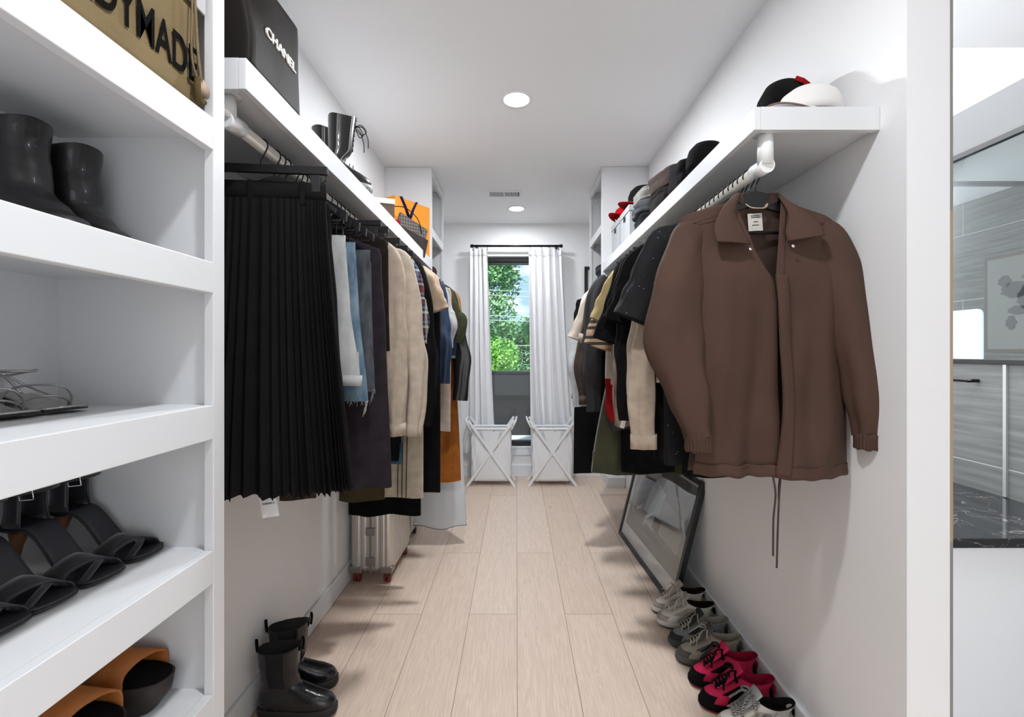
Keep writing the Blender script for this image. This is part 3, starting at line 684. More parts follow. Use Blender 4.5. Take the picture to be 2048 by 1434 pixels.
def trousers(x, y, z, label, m, ns='trousers', cat='trousers', wl=.12, wr=.12, ztop=None, L=.6, th=.022, seed=1, rz=0, group=None, amp=.006, hem=None, fray=None, flare=0, hang='wood', hlabel=None, waist=None, cx=0, drop=.178, belt=True, hemup=.03):
    t = thing(ns, label, cat, (x, y, z-drop), rz, group)
    prof = [(0.0, cx-wl*.96, cx+wr*.96, .007), (-.03, cx-wl, cx+wr, .012), (-.2, cx-wl-flare*.2, cx+wr+flare*.25, th), (-L, cx-wl-flare, cx+wr+flare, th*1.1)]
    rings = body_rings(prof, N=34, n=80, seed=seed, amp=amp, hem=.004, power=.5)
    close_body(rings).build('leg_cloth', m, t)
    if belt: ring_band(rings[1], .02, -.035, .004, waist or m, t, 'waistband')
    if hem: ring_band(rings[-1], hemup, -.002, .003, hem, t, 'turned_hem')
    if fray:
        f = MB(); rnd = random.Random(seed)
        for q in rings[-1][::1]:
            if rnd.random() < .8:
                l = rnd.uniform(.004, .016); dx = rnd.uniform(-.006, .006)
                f.tube([q, (q[0]+dx*.5, q[1]-.002, q[2]-l*.6), (q[0]+dx, q[1]-.003, q[2]-l)], .0008, 4)
        for k in range(5):
            q = rings[-1][(k+1) % len(rings[-1])]; f.tube([q, (q[0]+.004*k-.008, q[1]-.008, q[2]-.02), (q[0]+.006*k-.016, q[1]-.006, q[2]-.05+.006*k)], .0012, 4)
        f.build('frayed_threads', fray, t)
    if hlabel:
        h_ = hanger(x, y, z, hang, hlabel, rz, w=.18 if hang != 'clip' else .15)
        if drop > .2:
            MB().tube([(-.155, 0, -.155), (-.155, 0, -drop+.004), (.155, 0, -drop+.004), (.155, 0, -.155)], .0035, 8).build('trouser_bar', M['blk'], h_)
    return t
# ------------------------------------------------------------------ pleated skirt, front of the left rod
def pleated_skirt():
    rz = R(6); y = 1.245
    hanger(LRX, y, LRZ, 'clip', 'clip hanger holding the black pleated skirt, nearest on the left rod', rz, w=.178)
    t = thing('pleated_skirt', 'long black pleated skirt clipped up at the front of the left rod', 'skirt', (LRX, y, LRZ-.108), rz)
    m = mat('black_pleat_cloth', srgb(17, 16, 16), .9, bump=(420, .3), sheen=.0, spec=.15, noisecol=(10, srgb(22, 20, 20), (1, 1, 1)))
    # waistband
    wb_ = []
    n = 120
    for zz, g in ((0.004, 1.0), (-.018, 1.006), (-.042, 1.01)):
        wb_.append([(.172*g*spow(math.cos(2*PI*k/n), .8), .014*spow(math.sin(2*PI*k/n), .8)-.006*math.cos(2*PI*k/n)**2*0, zz+.004*math.cos(4*PI*k/n)+.003*math.sin(2*PI*k/n*5)) for k in range(n)])
    MB().loft(wb_, True, True).build('waistband', m, t, bevel=0)
    for xx in (-.12, -.02, .115): MB().box(xx-.007, xx+.007, -.0185, -.0145, -.055, .008).build('belt_loop', m, t, bevel=.001)
    N = 60; n = 900; NP = 62; rings = []; rnd = random.Random(4)
    jit = [rnd.uniform(-.25, .25) for _ in range(NP)]; dep_j = [rnd.uniform(.6, 1.3) for _ in range(NP)]
    for j in range(N+1):
        v = j/N; z = -.040-.795*v; hw = .17+.012*v+.058*v**1.3; th = .018+.030*v; ring = []
        for i in range(n):
            u = i/n; q = u*NP; k = int(q) % NP; f = q-int(q)
            sw = .35*math.sin(v*2.3+k*.7)*v
            tri = abs(((f+jit[k]*.25*math.sin(f*PI)) % 1)-.5)*2; tri = tri*tri*(3-2*tri)
            a = 2*PI*(u+.0012*sw*math.sin(f*PI)); ca, sa = math.cos(a), math.sin(a)
            g = (tri-.5)*(.0035+.016*v**.8)*dep_j[k]
            x = hw*spow(ca, .8)+.003*math.sin(v*4+u*20)*v; y_ = th*spow(sa, .55)
            y_ += g*(1 if sa > 0 else -1)*min(1, abs(sa)*3+.15) + .008*v*math.sin(x*24+v*2)
            x += g*.6*ca
            ring.append((x, y_, z-.006*v**8*math.sin(k*1.9)-.004*v**8*tri - .012*v*(1-ca)*.4))
        rings.append(ring)
    MB().loft(rings, True, False).build('pleated_cloth', m, t)
    deep = [(p[0]*.96, p[1]*.6, p[2]+.05) for p in rings[-1]]
    MB().add(deep, [tuple(range(len(deep)))]).build('lining', M['blkmatte'], t)
    tg = thing('price_tag', 'white paper price tag dangling below the pleated skirt', 'tag', (-.672, y-.02, LRZ-.108-.832))
    MB().tube([(0, 0, .06), (.002, 0, .0)], .0006, 4).build('string', M['paper'], tg)
    mt = Matrix.Rotation(R(-9), 4, 'Y')
    MB().box(-.023, .023, -.0006, .0006, -.070, .0, 0, mt).build('card', M['paper'], tg)
    text_mesh('FOREVER 21', .007, .032, .0001, M['blk'], 'lettering', tg, mt @ frame((0, -.0012, -.033), (1, 0, 0), (0, 0, 1)), .0002)
pleated_skirt()

# ------------------------------------------------------------------ left rod, from the camera to the window
BK = fab(26, 25, 26); BK2 = fab(34, 32, 33); BKN = fab(24, 26, 34)
def ex(D, px): return 910*0+(px-1033)*D/910           # metres from the room axis at depth D
def zy(D, py): return CZ+(704-py)*D/910
def LW(D, px): return ex(D, px)-LRX                     # half width on the aisle side
def LL(D, py, drop=.075): return LRZ-drop-zy(D, py)
HB = 'black hanger on the left rod carrying '
shirt(LRX, 1.315, LRZ, 'plain black top just behind the pleated skirt', BK2, wl=.2, wr=.165, L=.80, th=.018, flare=.045, seed=2, amp=.005, hlabel=HB+'the black top behind the skirt', hang='velvet')
trousers(LRX, 1.375, LRZ, 'pale grey washed jeans behind the black top', denim(186, 188, 188, 212, 212, 210), 'jeans', 'jeans', wl=.2, wr=.185, L=LL(1.375, 772, .225), drop=.225, flare=.045, seed=3, th=.016, hem=denim(196, 198, 200, 216, 216, 216), hlabel=HB+'the pale grey jeans')
trousers(LRX, 1.43, LRZ, 'light blue ripped jeans with a frayed hem', denim(92, 118, 140, 140, 164, 180), 'jeans', 'jeans', wl=.2, wr=.195, L=LL(1.43, 800, .232), drop=.232, flare=.038, seed=4, th=.017, fray=fab(205, 200, 190), hlabel=HB+'the light blue ripped jeans')
trousers(LRX, 1.485, LRZ, 'washed charcoal ripped jeans between blue jeans and dark dress', denim(62, 66, 70, 100, 106, 112), 'jeans', 'jeans', wl=.2, wr=.225, L=LL(1.485, 778, .245), drop=.245, flare=.012, seed=5, th=.016, fray=fab(150, 150, 150), hlabel=HB+'the charcoal ripped jeans')
trousers(-.735, 1.53, LRZ, 'brown trousers whose hem peeps below the pleated skirt', fab(84, 72, 52), wl=.06, wr=.06, L=LRZ-.178-.832, seed=6, th=.014, hang='wood')
shirt(LRX, 1.60, LRZ, 'long dark aubergine coat, the widest dark garment of the left rod', fab(58, 51, 58), 'coat', 'coat', wl=.24, wr=.225, L=LL(1.6, 975, .125), drop=.125, th=.030, flare=.04, seed=7, amp=.014, hlabel=HB+'the long aubergine coat')
shirt(LRX, 1.685, LRZ, 'dark brown ruffled blouse beside the aubergine coat', fab(50, 40, 34), 'blouse', 'blouse', wl=.2, wr=.225, L=LL(1.685, 700), th=.022, flare=.01, seed=8, amp=.008, hlabel=HB+'the brown ruffled blouse')
_r = thing('ruffled_top', 'black ruffle-edged top squeezed beside the cream coats', 'top', (LRX, 1.735, LRZ-.075))
_rg = [[((.2+.012*math.sin(j*1.25))*spow(math.cos(2*PI*k/90), .8), (.016+.007*math.sin(j*1.25+.6))*spow(math.sin(2*PI*k/90), .8)+.004*math.sin(k*.9+j*.4), -.002-.30*max(0, abs(math.cos(2*PI*k/90)))*.2-j*.0125) for k in range(90)] for j in range(34)]
MB().loft(_rg, True, True).build('body', fab(44, 36, 30), _r)
hanger(LRX, 1.735, LRZ, 'velvet', HB+'the black ruffle-edged top')
CR = fab(214, 196, 176); CR2 = fab(222, 206, 188)
shirt(LRX, 1.81, LRZ, 'beige long shirt coat, the first of two cream ones', CR, 'coat', 'coat', wl=.23, wr=.205, L=LL(1.81, 862), th=.026, flare=.006, seed=9, amp=.012, sleeve='long', sl_out=.018, slz=LL(1.81, 868), slr=.045, cuff=True, collar=CR, hlabel=HB+'the first beige long coat')
shirt(LRX, 1.92, LRZ, 'cream long shirt with buttoned cuffs, behind the beige coat', CR2, 'shirt', 'shirt', wl=.23, wr=.215, L=LL(1.92, 858), th=.028, flare=.012, seed=10, amp=.013, sleeve='long', sl_out=.06, slz=LL(1.92, 868), slr=.052, cuff=True, collar=CR2, hlabel=HB+'the cream long shirt')
_pl = stripes('plaid_cloth', [srgb(38, 50, 74), srgb(104, 122, 142), srgb(38, 50, 74), srgb(120, 52, 46), srgb(44, 58, 84), srgb(196, 190, 178)], 'X', 16, plaid=True)
shirt(LRX, 2.01, LRZ, 'blue and rust plaid shirt behind the cream shirt', _pl, wl=.22, wr=.225, L=LL(2.01, 742), th=.022, seed=11, sleeve='long', sl_out=.045, slz=.45, slr=.05, collar=_pl, hlabel=HB+'the plaid shirt')
trousers(LRX, 1.975, LRZ, 'dark trousers with faded blue cuffs below the cream shirt', BKN, wl=.05, wr=.20, L=LL(1.975, 925, .178), seed=12, th=.014, hem=denim(48, 84, 104, 80, 116, 136), hemup=.09)
shirt(LRX, 2.09, LRZ, 'black blazer hanging left of the red-collared trench coat', BK, 'blazer', 'blazer', wl=.23, wr=.225, L=LL(2.09, 846), th=.028, flare=.02, seed=13, sleeve='long', sl_out=.065, slz=LL(2.09, 850), slr=.055, collar=BK, hlabel=HB+'the black blazer')
trousers(-.60, 2.12, LRZ, 'olive brown trousers with their hem above the silver suitcase', fab(86, 74, 52), wl=.225, wr=-.015, L=LRZ-.178-zy(2.12, 1000), seed=14, th=.016, hang='wood', amp=.008)
trousers(LRX, 2.27, LRZ, 'cream track trousers with three black side stripes', fab(212, 200, 178), 'trousers', 'trousers', wl=.15, wr=.235, L=LRZ-.178-zy(2.27, 994), seed=15, th=.016, amp=.004)
def track_stripes(y, xc, z0, z1):
    m = MB()
    for k in range(3):
        xx = xc+k*.021
        m.tube([(xx+.006*math.sin(u*5)*.4-.012*u, y-.004*math.sin(u*3), z0+(z1-z0)*u) for u in [i/12 for i in range(13)]], .0052, 6, flat=.35)
    return m
_tt = [o for o in C.objects if o.get('label', '').startswith('cream track')][0]
_m = track_stripes(-.026, .128, -.30, -(LRZ-.178-zy(2.27, 994))+.006); _m.build('side_stripe', M['blkmatte'], _tt)
hanger(LRX, 2.27, LRZ, 'wood', HB+'the cream track trousers')
_kk = fab(214, 190, 168)
shirt(LRX, 2.17, LRZ, 'pale pink beige skirt behind the cream shirt cuffs', fab(206, 186, 170), 'skirt', 'skirt', wl=.14, wr=.10, L=LL(2.17, 968), th=.018, seed=16)
shirt(LRX, 2.35, LRZ, 'beige trench coat with a red lined collar', fab(212, 186, 162), 'trench_coat', 'coat', wl=.22, wr=.255, L=LL(2.35, 700), th=.024, seed=17, sleeve='short', sl_out=.045, sl_len=.17, slr=.06, collar=fab(176, 40, 44), hlabel=HB+'the beige trench coat')
trousers(LRX, 2.42, LRZ, 'long black trousers hanging below the trench coat', fab(22, 21, 22), wl=.1, wr=.295, L=LRZ-.178-zy(2.42, 984), seed=18, th=.018, hlabel=HB+'the long black trousers')
shirt(LRX, 2.49, LRZ, 'deep navy satin jacket next to the trench coat', mat('navy_satin', srgb(22, 38, 62), .45, noisecol=(9, srgb(34, 58, 90), (1, 1, 1))), 'jacket', 'jacket', wl=.22, wr=.25, L=LL(2.49, 780), th=.026, seed=19, sleeve='long', sl_out=.05, slz=.66, slr=.055, hlabel=HB+'the navy satin jacket')
shirt(LRX, 2.545, LRZ, 'black long dress, its hem lowest above the suitcases', fab(16, 16, 17), 'dress', 'dress', wl=.235, wr=.16, L=LL(2.58, 1024), th=.022, flare=.008, seed=20, amp=.012, hlabel=HB+'the long black dress')
shirt(LRX, 2.66, LRZ, 'light grey marled hoodie near the window end of the left rod', fab(186, 186, 184), 'hoodie', 'hoodie', wl=.23, wr=.235, L=.44, th=.032, seed=21, sleeve='long', sl_out=.07, slz=.46, slr=.055, collar=fab(190, 190, 188), hlabel=HB+'the light grey hoodie')
shirt(LRX, 2.73, LRZ, 'dark denim jacket with pale blue turned cuffs', denim(26, 38, 58, 40, 56, 80), 'denim_jacket', 'jacket', wl=.22, wr=.235, L=LL(2.73, 812), th=.024, seed=22, sleeve='long', sl_out=.06, slz=.52, slr=.055, cuff=True, cuffm=denim(120, 158, 180, 150, 185, 200), hlabel=HB+'the dark denim jacket')
shirt(LRX, 2.80, LRZ, 'pale pink skirt peeping below the dark jackets', fab(200, 182, 168), 'skirt', 'skirt', wl=.2, wr=.30, L=LL(2.8, 862), th=.014, seed=23, amp=.006)
shirt(LRX, 2.87, LRZ, 'olive green shirt with a wide sleeve on the left rod', fab(72, 74, 52), 'shirt', 'shirt', wl=.22, wr=.25, L=.42, th=.026, seed=24, sleeve='long', sl_out=.08, slz=.43, slr=.06, hlabel=HB+'the olive green shirt')
shirt(LRX, 2.95, LRZ, 'black leather jacket below the olive shirt sleeve', leather(22, 22, 24, .4), 'leather_jacket', 'jacket', wl=.22, wr=.25, L=LL(2.95, 815), th=.03, seed=25, sleeve='long', sl_out=.10, slz=LL(2.95, 800), slr=.06, hlabel=HB+'the black leather jacket')
shirt(LRX, 3.03, LRZ, 'long burnt orange dress at the window end of the left rod', fab(176, 104, 40, .7), 'dress', 'dress', wl=.2, wr=.26, L=LL(3.03, 962), th=.026, flare=.075, seed=26, amp=.013, hlabel=HB+'the long orange dress')
shirt(LRX, 3.11, LRZ, 'camel coat inside the clear garment bag', fab(168, 126, 82), 'coat', 'coat', wl=.2, wr=.265, L=.62, th=.018, seed=27, sleeve='long', sl_out=.02, slz=.55, slr=.045, hlabel=HB+'the camel coat')
# clear / white garment bag around the camel coat
_gb = thing('garment_bag', 'translucent pale garment bag reaching almost to the floor', 'garment bag', (LRX, 3.135, LRZ-.065))
M['gbag'] = mat('frosted_vinyl', srgb(200, 204, 208), .35, bump=(12, .25))
M['gclear'] = glassmat('clear_vinyl', (.93, .95, .96, 1), .12, .8)
Lb = LRZ-.065-zy(3.13, 1052)
_p = [(0, -.03, .03, .010), (-.02, -.16, .15, .02), (-.07, -.225, .25, .028), (-.16, -.235, .29, .032), (-.42, -.24, .30, .034)]
_rr = body_rings(_p, N=20, n=90, amp=.004, seed=28, slope=.12); MB().loft(_rr, True, False).build('clear_top', M['gclear'], _gb)
_p2 = [(-.42, -.24, .30, .034), (-.9, -.15, .315, .034), (-1.15, -.01, .33, .032), (-Lb, -.01, .355, .032)]
_r2 = body_rings(_p2, N=40, n=90, amp=.005, seed=28, slope=0, hem=.012); close_body(_r2).build('vinyl_body', M['gbag'], _gb)
_zp = MB().tube([(-.02+.003*k, -.043, -.55-(Lb-.58)*k/8) for k in range(9)], .0022, 6).tube([(.02+.003*k, -.043, -.55-(Lb-.58)*k/8) for k in range(9)], .0014, 6)
_zp.build('zip', M['gbag'], _gb); MB().lathe([(.006, 0), (.010, -.002), (.010, .002), (.006, 0)], n=16, caps=False).build('zip_ring', M['chrome'], _gb, loc=(.012, -.046, -Lb+.03), rot=(R(90), 0, 0))
ED = MB().tube([(p[0], p[1], p[2]) for p in _r2[-1]], .003, 6, closed=True); ED.build('hem_binding', fab(150, 152, 154), _gb)
for k, yy in enumerate((3.2, 3.26, 3.31)):
    hanger(LRX, yy, LRZ, 'clip' if k != 1 else 'wood', ['spare black clip hanger behind the garment bag', 'empty black hanger between two clip hangers at the window end', 'last black clip hanger against the far left shelving'][k], w=.17)
# extra hangers whose tops show between the jeans and coats
for k, (yy, kd, lb) in enumerate(((1.345, 'wood', 'empty wide black hanger above the pale jeans'), (1.455, 'wood', 'empty wide black hanger above the ripped jeans'), (1.52, 'wood', 'black hanger holding the brown trousers'), (1.77, 'clip', 'black clip hanger between the ruffle top and the beige coat'), (1.865, 'clip', 'black clip hanger between the two cream garments'), (2.05, 'clip', 'black clip hanger behind the plaid shirt'), (2.13, 'wood', 'black hanger holding the olive brown trousers'), (2.2, 'clip', 'black clip hanger in front of the track trousers'), (2.31, 'clip', 'black clip hanger between the track trousers and trench coat'))):
    hanger(LRX, yy, LRZ, kd, lb, w=.2 if kd == 'wood' else .175)

# ------------------------------------------------------------------ brown jacket, front of the right rod
def brown_jacket():
    y = 1.315; hanger(RRX, y, RRZ, 'wood', 'flat black hanger inside the brown jacket', R(2), w=.2)
    bm_ = mat('brown_twill', srgb(72, 52, 43), .82, bump=(520, .3), sheen=.0, spec=.3, noisecol=(7, srgb(79, 57, 47), (1, 1, 1)))
    bi = mat('brown_twill_inside', srgb(66, 47, 39), .85, bump=(520, .3))
    t = thing('jacket', 'brown snap-front jacket facing the camera at the front of the right rod', 'jacket', (RRX, y, RRZ-.083), R(2))
    H = .782
    def half(z, s):     # torso half width; s=-1 left in the picture, +1 right
        d = -z
        tab = [(0, .085), (.03, .12), (.075, .225), (.13, .238), (.3, .243), (.5, .25), (.70, .262), (.80, .268)] if s > 0 else [(0, .085), (.03, .12), (.075, .225), (.13, .215), (.3, .205), (.5, .195), (.70, .190), (.80, .200)]
        return interp(tab, d)[0]
    SH = [(0, 0), (1, 1)]
    def shoulder(x): return -.30*abs(x)+.018-.9*max(0, abs(x)-.2)**1.3
    rnd = random.Random(3)
    def fold(x, d, s):
        g = min(1, d*1.8)
        return g*(.012*math.sin(x*19+.8+d*1.5)+.006*math.sin(x*30*s+d*16+1)*min(1,d*1.5)+.007*math.sin(x*41+2+math.sin(d*4))+.003*math.sin(x*80+d*6)) + .004*math.sin(d*14+x*9)*min(1, d*2)
    def front(s):
        def fn(u, v):
            # u: 0 inner edge -> 1 side seam ; v: 0 top -> 1 hem
            d = H*v
            xi = .062*(1-min(1, d/.235))**.9 + .004 if d < .235 else .004
            xi = s*xi + .012*min(1, d/.3) + (.012*math.sin(d*5) + .006*math.sin(d*13))*min(1, max(0, d-.2)*4) + .022*v
            if s < 0: xi += .014*min(1, max(0, d-.16)*12)
            hw = half(-d if d > .09 else -.09, s); hw = hw if d > .09 else hw-.0
            xo = s*hw
            uu = u**.95; x = xi+(xo-xi)*uu
            dz = -d*1.0
            z = dz + shoulder(x)*max(0, 1-d/.22) - .006*v*math.sin(x*9)
            k = (x/(.27))
            yy = -(.012+.045*min(1, d*4.5))*max(0, 1-k*k)**.6 + fold(x, d, s)*(1-uu**6)
            yy -= .010*(1-uu)**5*min(1, max(0, d-.2)*6)*(1 if s > 0 else -.3)
            if s > 0 and u < .10: yy -= .004
            if s < 0: yy += .007*(1-uu)**3
            return (x, yy, z)
        return MB().grid(fn, 60, 84)
    for s in (-1, 1): front(s).build('front_panel', bm_, t, solid=.0016)
    def back(u, v):
        d = H*v*.995; hl = half(-max(d, .09), -1); hr = half(-max(d, .09), 1); x = -hl+(hl+hr)*u
        nb = .012*max(0, 1-(x/.07)**2) if abs(x) < .07 else 0
        z = -d + shoulder(x)*max(0, 1-d/.22) + nb*max(0, 1-d/.05)
        k = 2*u-1; yy = (.004+.034*min(1, d*4))*max(0, 1-k*k)**.6 + fold(x+.3, d, 1)*.8*(1-abs(k)**8)
        return (x, yy, z)
    MB().grid(back, 80, 70).build('back_panel', bi, t, solid=.0016)
    # yoke / shoulder seam lines and hem, placket stitching
    for s in (-1, 1):
        st = MB(); st.tube([(s*(.09+.13*k/10), -.030+.016*(k/10)**2, shoulder(.09+.13*k/10)-.030-.004*k/10) for k in range(11)], .0011, 5)
        st.build('shoulder_seam', mat('brown_stitch', srgb(70, 50, 42), .8), t)
    pl = MB()
    def plk(u, v):
        d = .225+(H-.228)*v; xi = .012*min(1, d/.3)+(.012*math.sin(d*5)+.006*math.sin(d*13))*min(1, max(0, d-.2)*4)+.022*d/H
        x = xi+.002+.036*u; return (x, -.069+.012*(x/.27)**2*6+fold(x, d, 1)*.9-.006*math.sin(u*PI)*.5, -d)
    pl.grid(plk, 6, 70); pl.build('placket', bm_, t, solid=.0014)
    hb = MB()
    for s in (-1, 1):
        def hf(u, v):
            d = H-.030+.033*v; x = (.022+.010) + (s*half(-H, s)-.032)*u; k = x/.27
            return (x, -.059*max(0, 1-k*k)**.6-.0025+fold(x, H, s)*(1-u**6)+.0015*math.sin(v*PI*2), -d-.006*math.sin(x*9)+.0022*math.sin(x*90))
        hb.grid(hf, 50, 4)
    hb.build('hem_channel', bm_, t, solid=.003)
    # collar flaps
    for s in (-1, 1):
        A = [Vector((s*.052, -.016, .016)), Vector((s*.075, -.032, -.045)), Vector((s*.060, -.046, -.100)), Vector((s*.044, -.054, -.140))]     # neckline edge
        B = [Vector((s*.066, -.002, .014)), Vector((s*.120, -.040, -.040)), Vector((s*.150, -.062, -.095)), Vector((s*.148, -.074, -.138))]     # free edge
        if s > 0: B[3] = Vector((.152, -.074, -.118)); A[3] = Vector((.062, -.054, -.130)); B[2] = Vector((.150, -.062, -.085))
        Ap, Bp = catmull(A, 6), catmull(B, 6)
        def cf(u, v):
            i = min(int(v*(len(Ap)-1)), len(Ap)-2); f = v*(len(Ap)-1)-i
            a = Ap[i].lerp(Ap[i+1], f); b = Bp[i].lerp(Bp[i+1], f); p = a.lerp(b, u); p.y -= .012*math.sin(u*PI)*.7; return tuple(p)
        MB().grid(cf, 10, 24).build('collar_flap', bm_, t, solid=.003)
    # back collar stand
    def cs(u, v):
        a = PI*(u); return (.058*math.cos(a)*1.0, .012*math.sin(a)-.014, -.004+.024*v - .012*math.sin(a)*(1-v))
    MB().grid(cs, 20, 4).build('collar_stand', bi, t, solid=.002)
    # label, hanging loop, snaps
    lb = MB(); fr_ = frame((-.004, -.006, -.060), (1, 0, .06), (0, .12, 1))
    lb.prism([(-.021, -.03), (.021, -.03), (.021, .022), (-.021, .022)], .0008, fr_)
    L_ = lb.build('label', fab(226, 220, 208), t)
    q = MB()
    for a, b, c in ((-.013, .013, .014), (-.012, .014, .009), (-.006, .008, -.004), (-.010, .010, -.014)): q.prism([(a, c), (b, c), (b, c+.002), (a, c+.002)], .0006, fr_ @ Matrix.Translation((0, 0, .001)))
    q.build('label_print', fab(70, 64, 60), L_)
    MB().tube(catmull([(-.030, -.004, -.012), (-.02, -.014, -.024), (0, -.018, -.027), (.02, -.014, -.024), (.032, -.004, -.010)], 4), .0045, 6, flat=.5).build('hanging_loop', fab(196, 176, 150), t)
    sn = MB()
    for p in ((.074, -.066, -.142), (-.052, -.052, -.152)): sn.lathe([(.0005, .002), (.005, .0015), (.006, -.001), (.0005, -.001)], n=14)
    for k, p in enumerate(((.070, -.064, -.145), (-.045, -.055, -.152))):
        MB().lathe([(.0005, .002), (.0045, .0015), (.0055, -.001), (.0005, -.001)], n=14).build('snap', M['chrome'], t, loc=p, rot=(R(75), 0, 0))
    # sleeves
    def sleeve(path, rad, seed, s, fr=2):
        m_, rg = sleeve_mesh(path, rad, seed, .0045, n=44, fr=fr)
        o = m_.build('sleeve', bm_, t)
        e = rg[-1]; c = sum((Vector(q) for q in e), Vector())/len(e); n2 = 132; rr = []
        rx = max(abs(Vector(q).x-c.x) for q in e)*.94; ry = max(abs(Vector(q).y-c.y) for q in e)*.98
        for zz, g in ((.006, .97), (.003, 1.04), (-.008, 1.0), (-.022, 1.0), (-.034, 1.02), (-.038, .96), (-.03, .8)):
            rr.append([(c.x+rx*g*math.cos(2*PI*k/n2)*(1+.045*math.sin(k*2*PI/5.5)), c.y+ry*g*math.sin(2*PI*k/n2)*(1+.06*math.sin(k*2*PI/5.5)), c.z+zz+.002*math.sin(k*.35)) for k in range(n2)])
        MB().loft(rr, True, False).add(rr[-1], [tuple(range(n2))]).build('elastic_cuff', bm_, o)
    sleeve([(-.168, .0, -.088), (-.205, -.006, -.128), (-.232, -.022, -.25), (-.252, -.040, -.405), (-.222, -.062, -.55), (-.200, -.074, -.668)],
           [(.045, .022), (.050, .036), (.064, .044), (.083, .044), (.062, .040), (.040, .030)], 5, -1)
    sleeve([(.178, .0, -.088), (.220, -.010, -.130), (.245, -.022, -.26), (.262, -.035, -.41), (.275, -.055, -.555), (.284, -.062, -.668)],
           [(.045, .022), (.052, .036), (.058, .044), (.055, .044), (.048, .040), (.033, .028)], 9, 1)
    # draw cords
    cd = MB(); x0 = .030
    cd.tube(catmull([(x0-.008, -.05, -H+.0), (x0-.004, -.055, -H-.05), (x0-.010, -.055, -H-.12), (x0-.011, -.055, -H-.22)], 6), .0026, 8)
    cd.tube(catmull([(x0+.014, -.05, -H+.0), (x0+.006, -.056, -H-.05), (x0+.002, -.057, -H-.12), (x0-.002, -.057, -H-.252)], 6), .0026, 8)
    cd.tube(catmull([(x0+.016, -.045, -H+.0), (x0+.012, -.045, -H-.03), (x0+.010, -.047, -H-.065)], 6), .0026, 8)
    cd.build('drawcord', fab(92, 80, 74), t)
brown_jacket()
# ------------------------------------------------------------------ right rod, behind the brown jacket
def RW(D, px): return RRX-ex(D, px)
def RL(D, py, drop=.075): return RRZ-drop-zy(D, py)
HR = 'black hanger on the right rod carrying '
def rs(D, label, m, **k):
    return shirt(RRX, D, RRZ, label, m, side=-1, **k)
rs(1.385, 'black top with its hem showing below the brown jacket', fab(24, 24, 25), wl=.19, wr=.235, L=RL(1.385, 948), th=.022, seed=31, hlabel=HR+'the black top nearest the jacket', amp=.008)
_sp = mat('black_sequin', srgb(20, 20, 22), .8, spec=.3); _n = _sp.node_tree; _b = _n.nodes['Principled BSDF']; _t = _n.nodes.new('ShaderNodeTexCoord'); _v = _n.nodes.new('ShaderNodeTexVoronoi'); _v.inputs['Scale'].default_value = 60
_r = _n.nodes.new('ShaderNodeValToRGB'); _r.color_ramp.elements[0].position = .05; _r.color_ramp.elements[0].color = srgb(200, 200, 200); _r.color_ramp.elements[1].position = .09; _r.color_ramp.elements[1].color = srgb(20, 20, 22)
_n.links.new(_t.outputs['Object'], _v.inputs[0]); _n.links.new(_v.outputs[0], _r.inputs[0]); _n.links.new(_r.outputs[0], _b.inputs['Base Color'])
rs(1.445, 'black short-sleeved tee dotted with tiny studs', _sp, wl=.225, wr=.22, L=RL(1.445, 925), th=.024, seed=32, sleeve='short', sl_out=.085, sl_len=.24, slr=.085, hlabel=HR+'the studded black tee')
trousers(RRX, 1.49, RRZ, 'dark olive trousers peeping below the jacket hem beside the picture', fab(58, 62, 42), wl=.17, wr=-.10, L=RRZ-.178-zy(1.49, 946), seed=33, th=.014)
rs(1.515, 'cream long-sleeved top behind the studded tee', fab(210, 190, 170), wl=.23, wr=.22, L=.55, th=.024, seed=34, sleeve='long', sl_out=.045, slz=RL(1.515, 893), slr=.052, cuff=True, hlabel=HR+'the cream long-sleeved top')
rs(1.585, 'black sweater hanging low over the picture corner', fab(26, 25, 25), ns='sweater', cat='sweater', wl=.215, wr=.22, L=RL(1.585, 918), th=.030, seed=35, amp=.012, sleeve='short', sl_out=.05, sl_len=.2, hlabel=HR+'the low black sweater')
rs(1.655, 'plain black tee, first behind the low black sweater', fab(20, 20, 21), ns='tee_shirt', wl=.23, wr=.22, L=.62, th=.024, seed=36, sleeve='short', sl_out=.07, sl_len=.24, slr=.08, hlabel=HR+'the first plain black tee')
rs(1.72, 'long black hoodie with a straight hem beside the olive trousers', fab(30, 28, 28), ns='hoodie', cat='hoodie', wl=.235, wr=.22, L=RL(1.72, 886), th=.030, seed=37, sleeve='long', sl_out=.03, slz=.70, slr=.055, hlabel=HR+'the long black hoodie')
rs(1.79, 'faded black tee with a folded short sleeve', fab(38, 35, 35), ns='tee_shirt', wl=.225, wr=.22, L=.6, th=.024, seed=38, sleeve='short', sl_out=.06, sl_len=.22, slr=.08, hlabel=HR+'the faded black tee')
rs(1.86, 'black tee with a wide sleeve beside the yellow shirt', fab(24, 25, 28), ns='tee_shirt', wl=.225, wr=.22, L=.6, th=.024, seed=39, sleeve='short', sl_out=.085, sl_len=.30, slr=.085, hlabel=HR+'the wide-sleeved black tee')
rs(1.93, 'grey beige marled long-sleeved top with a hanging tag', mat('marled_knit', srgb(118, 100, 88), .95, noisecol=(30, srgb(160, 140, 124), (1, 1, .3)), spec=.2), wl=.22, wr=.21, L=.6, th=.024, seed=40, sleeve='long', sl_out=.03, slz=RL(1.93, 852), slr=.042, hlabel=HR+'the marled top')
_tg = thing('paper_tag', 'small blank paper tag by the marled sleeve on the right', 'tag', (ex(1.9, 1243), 1.885, zy(1.9, 853)))
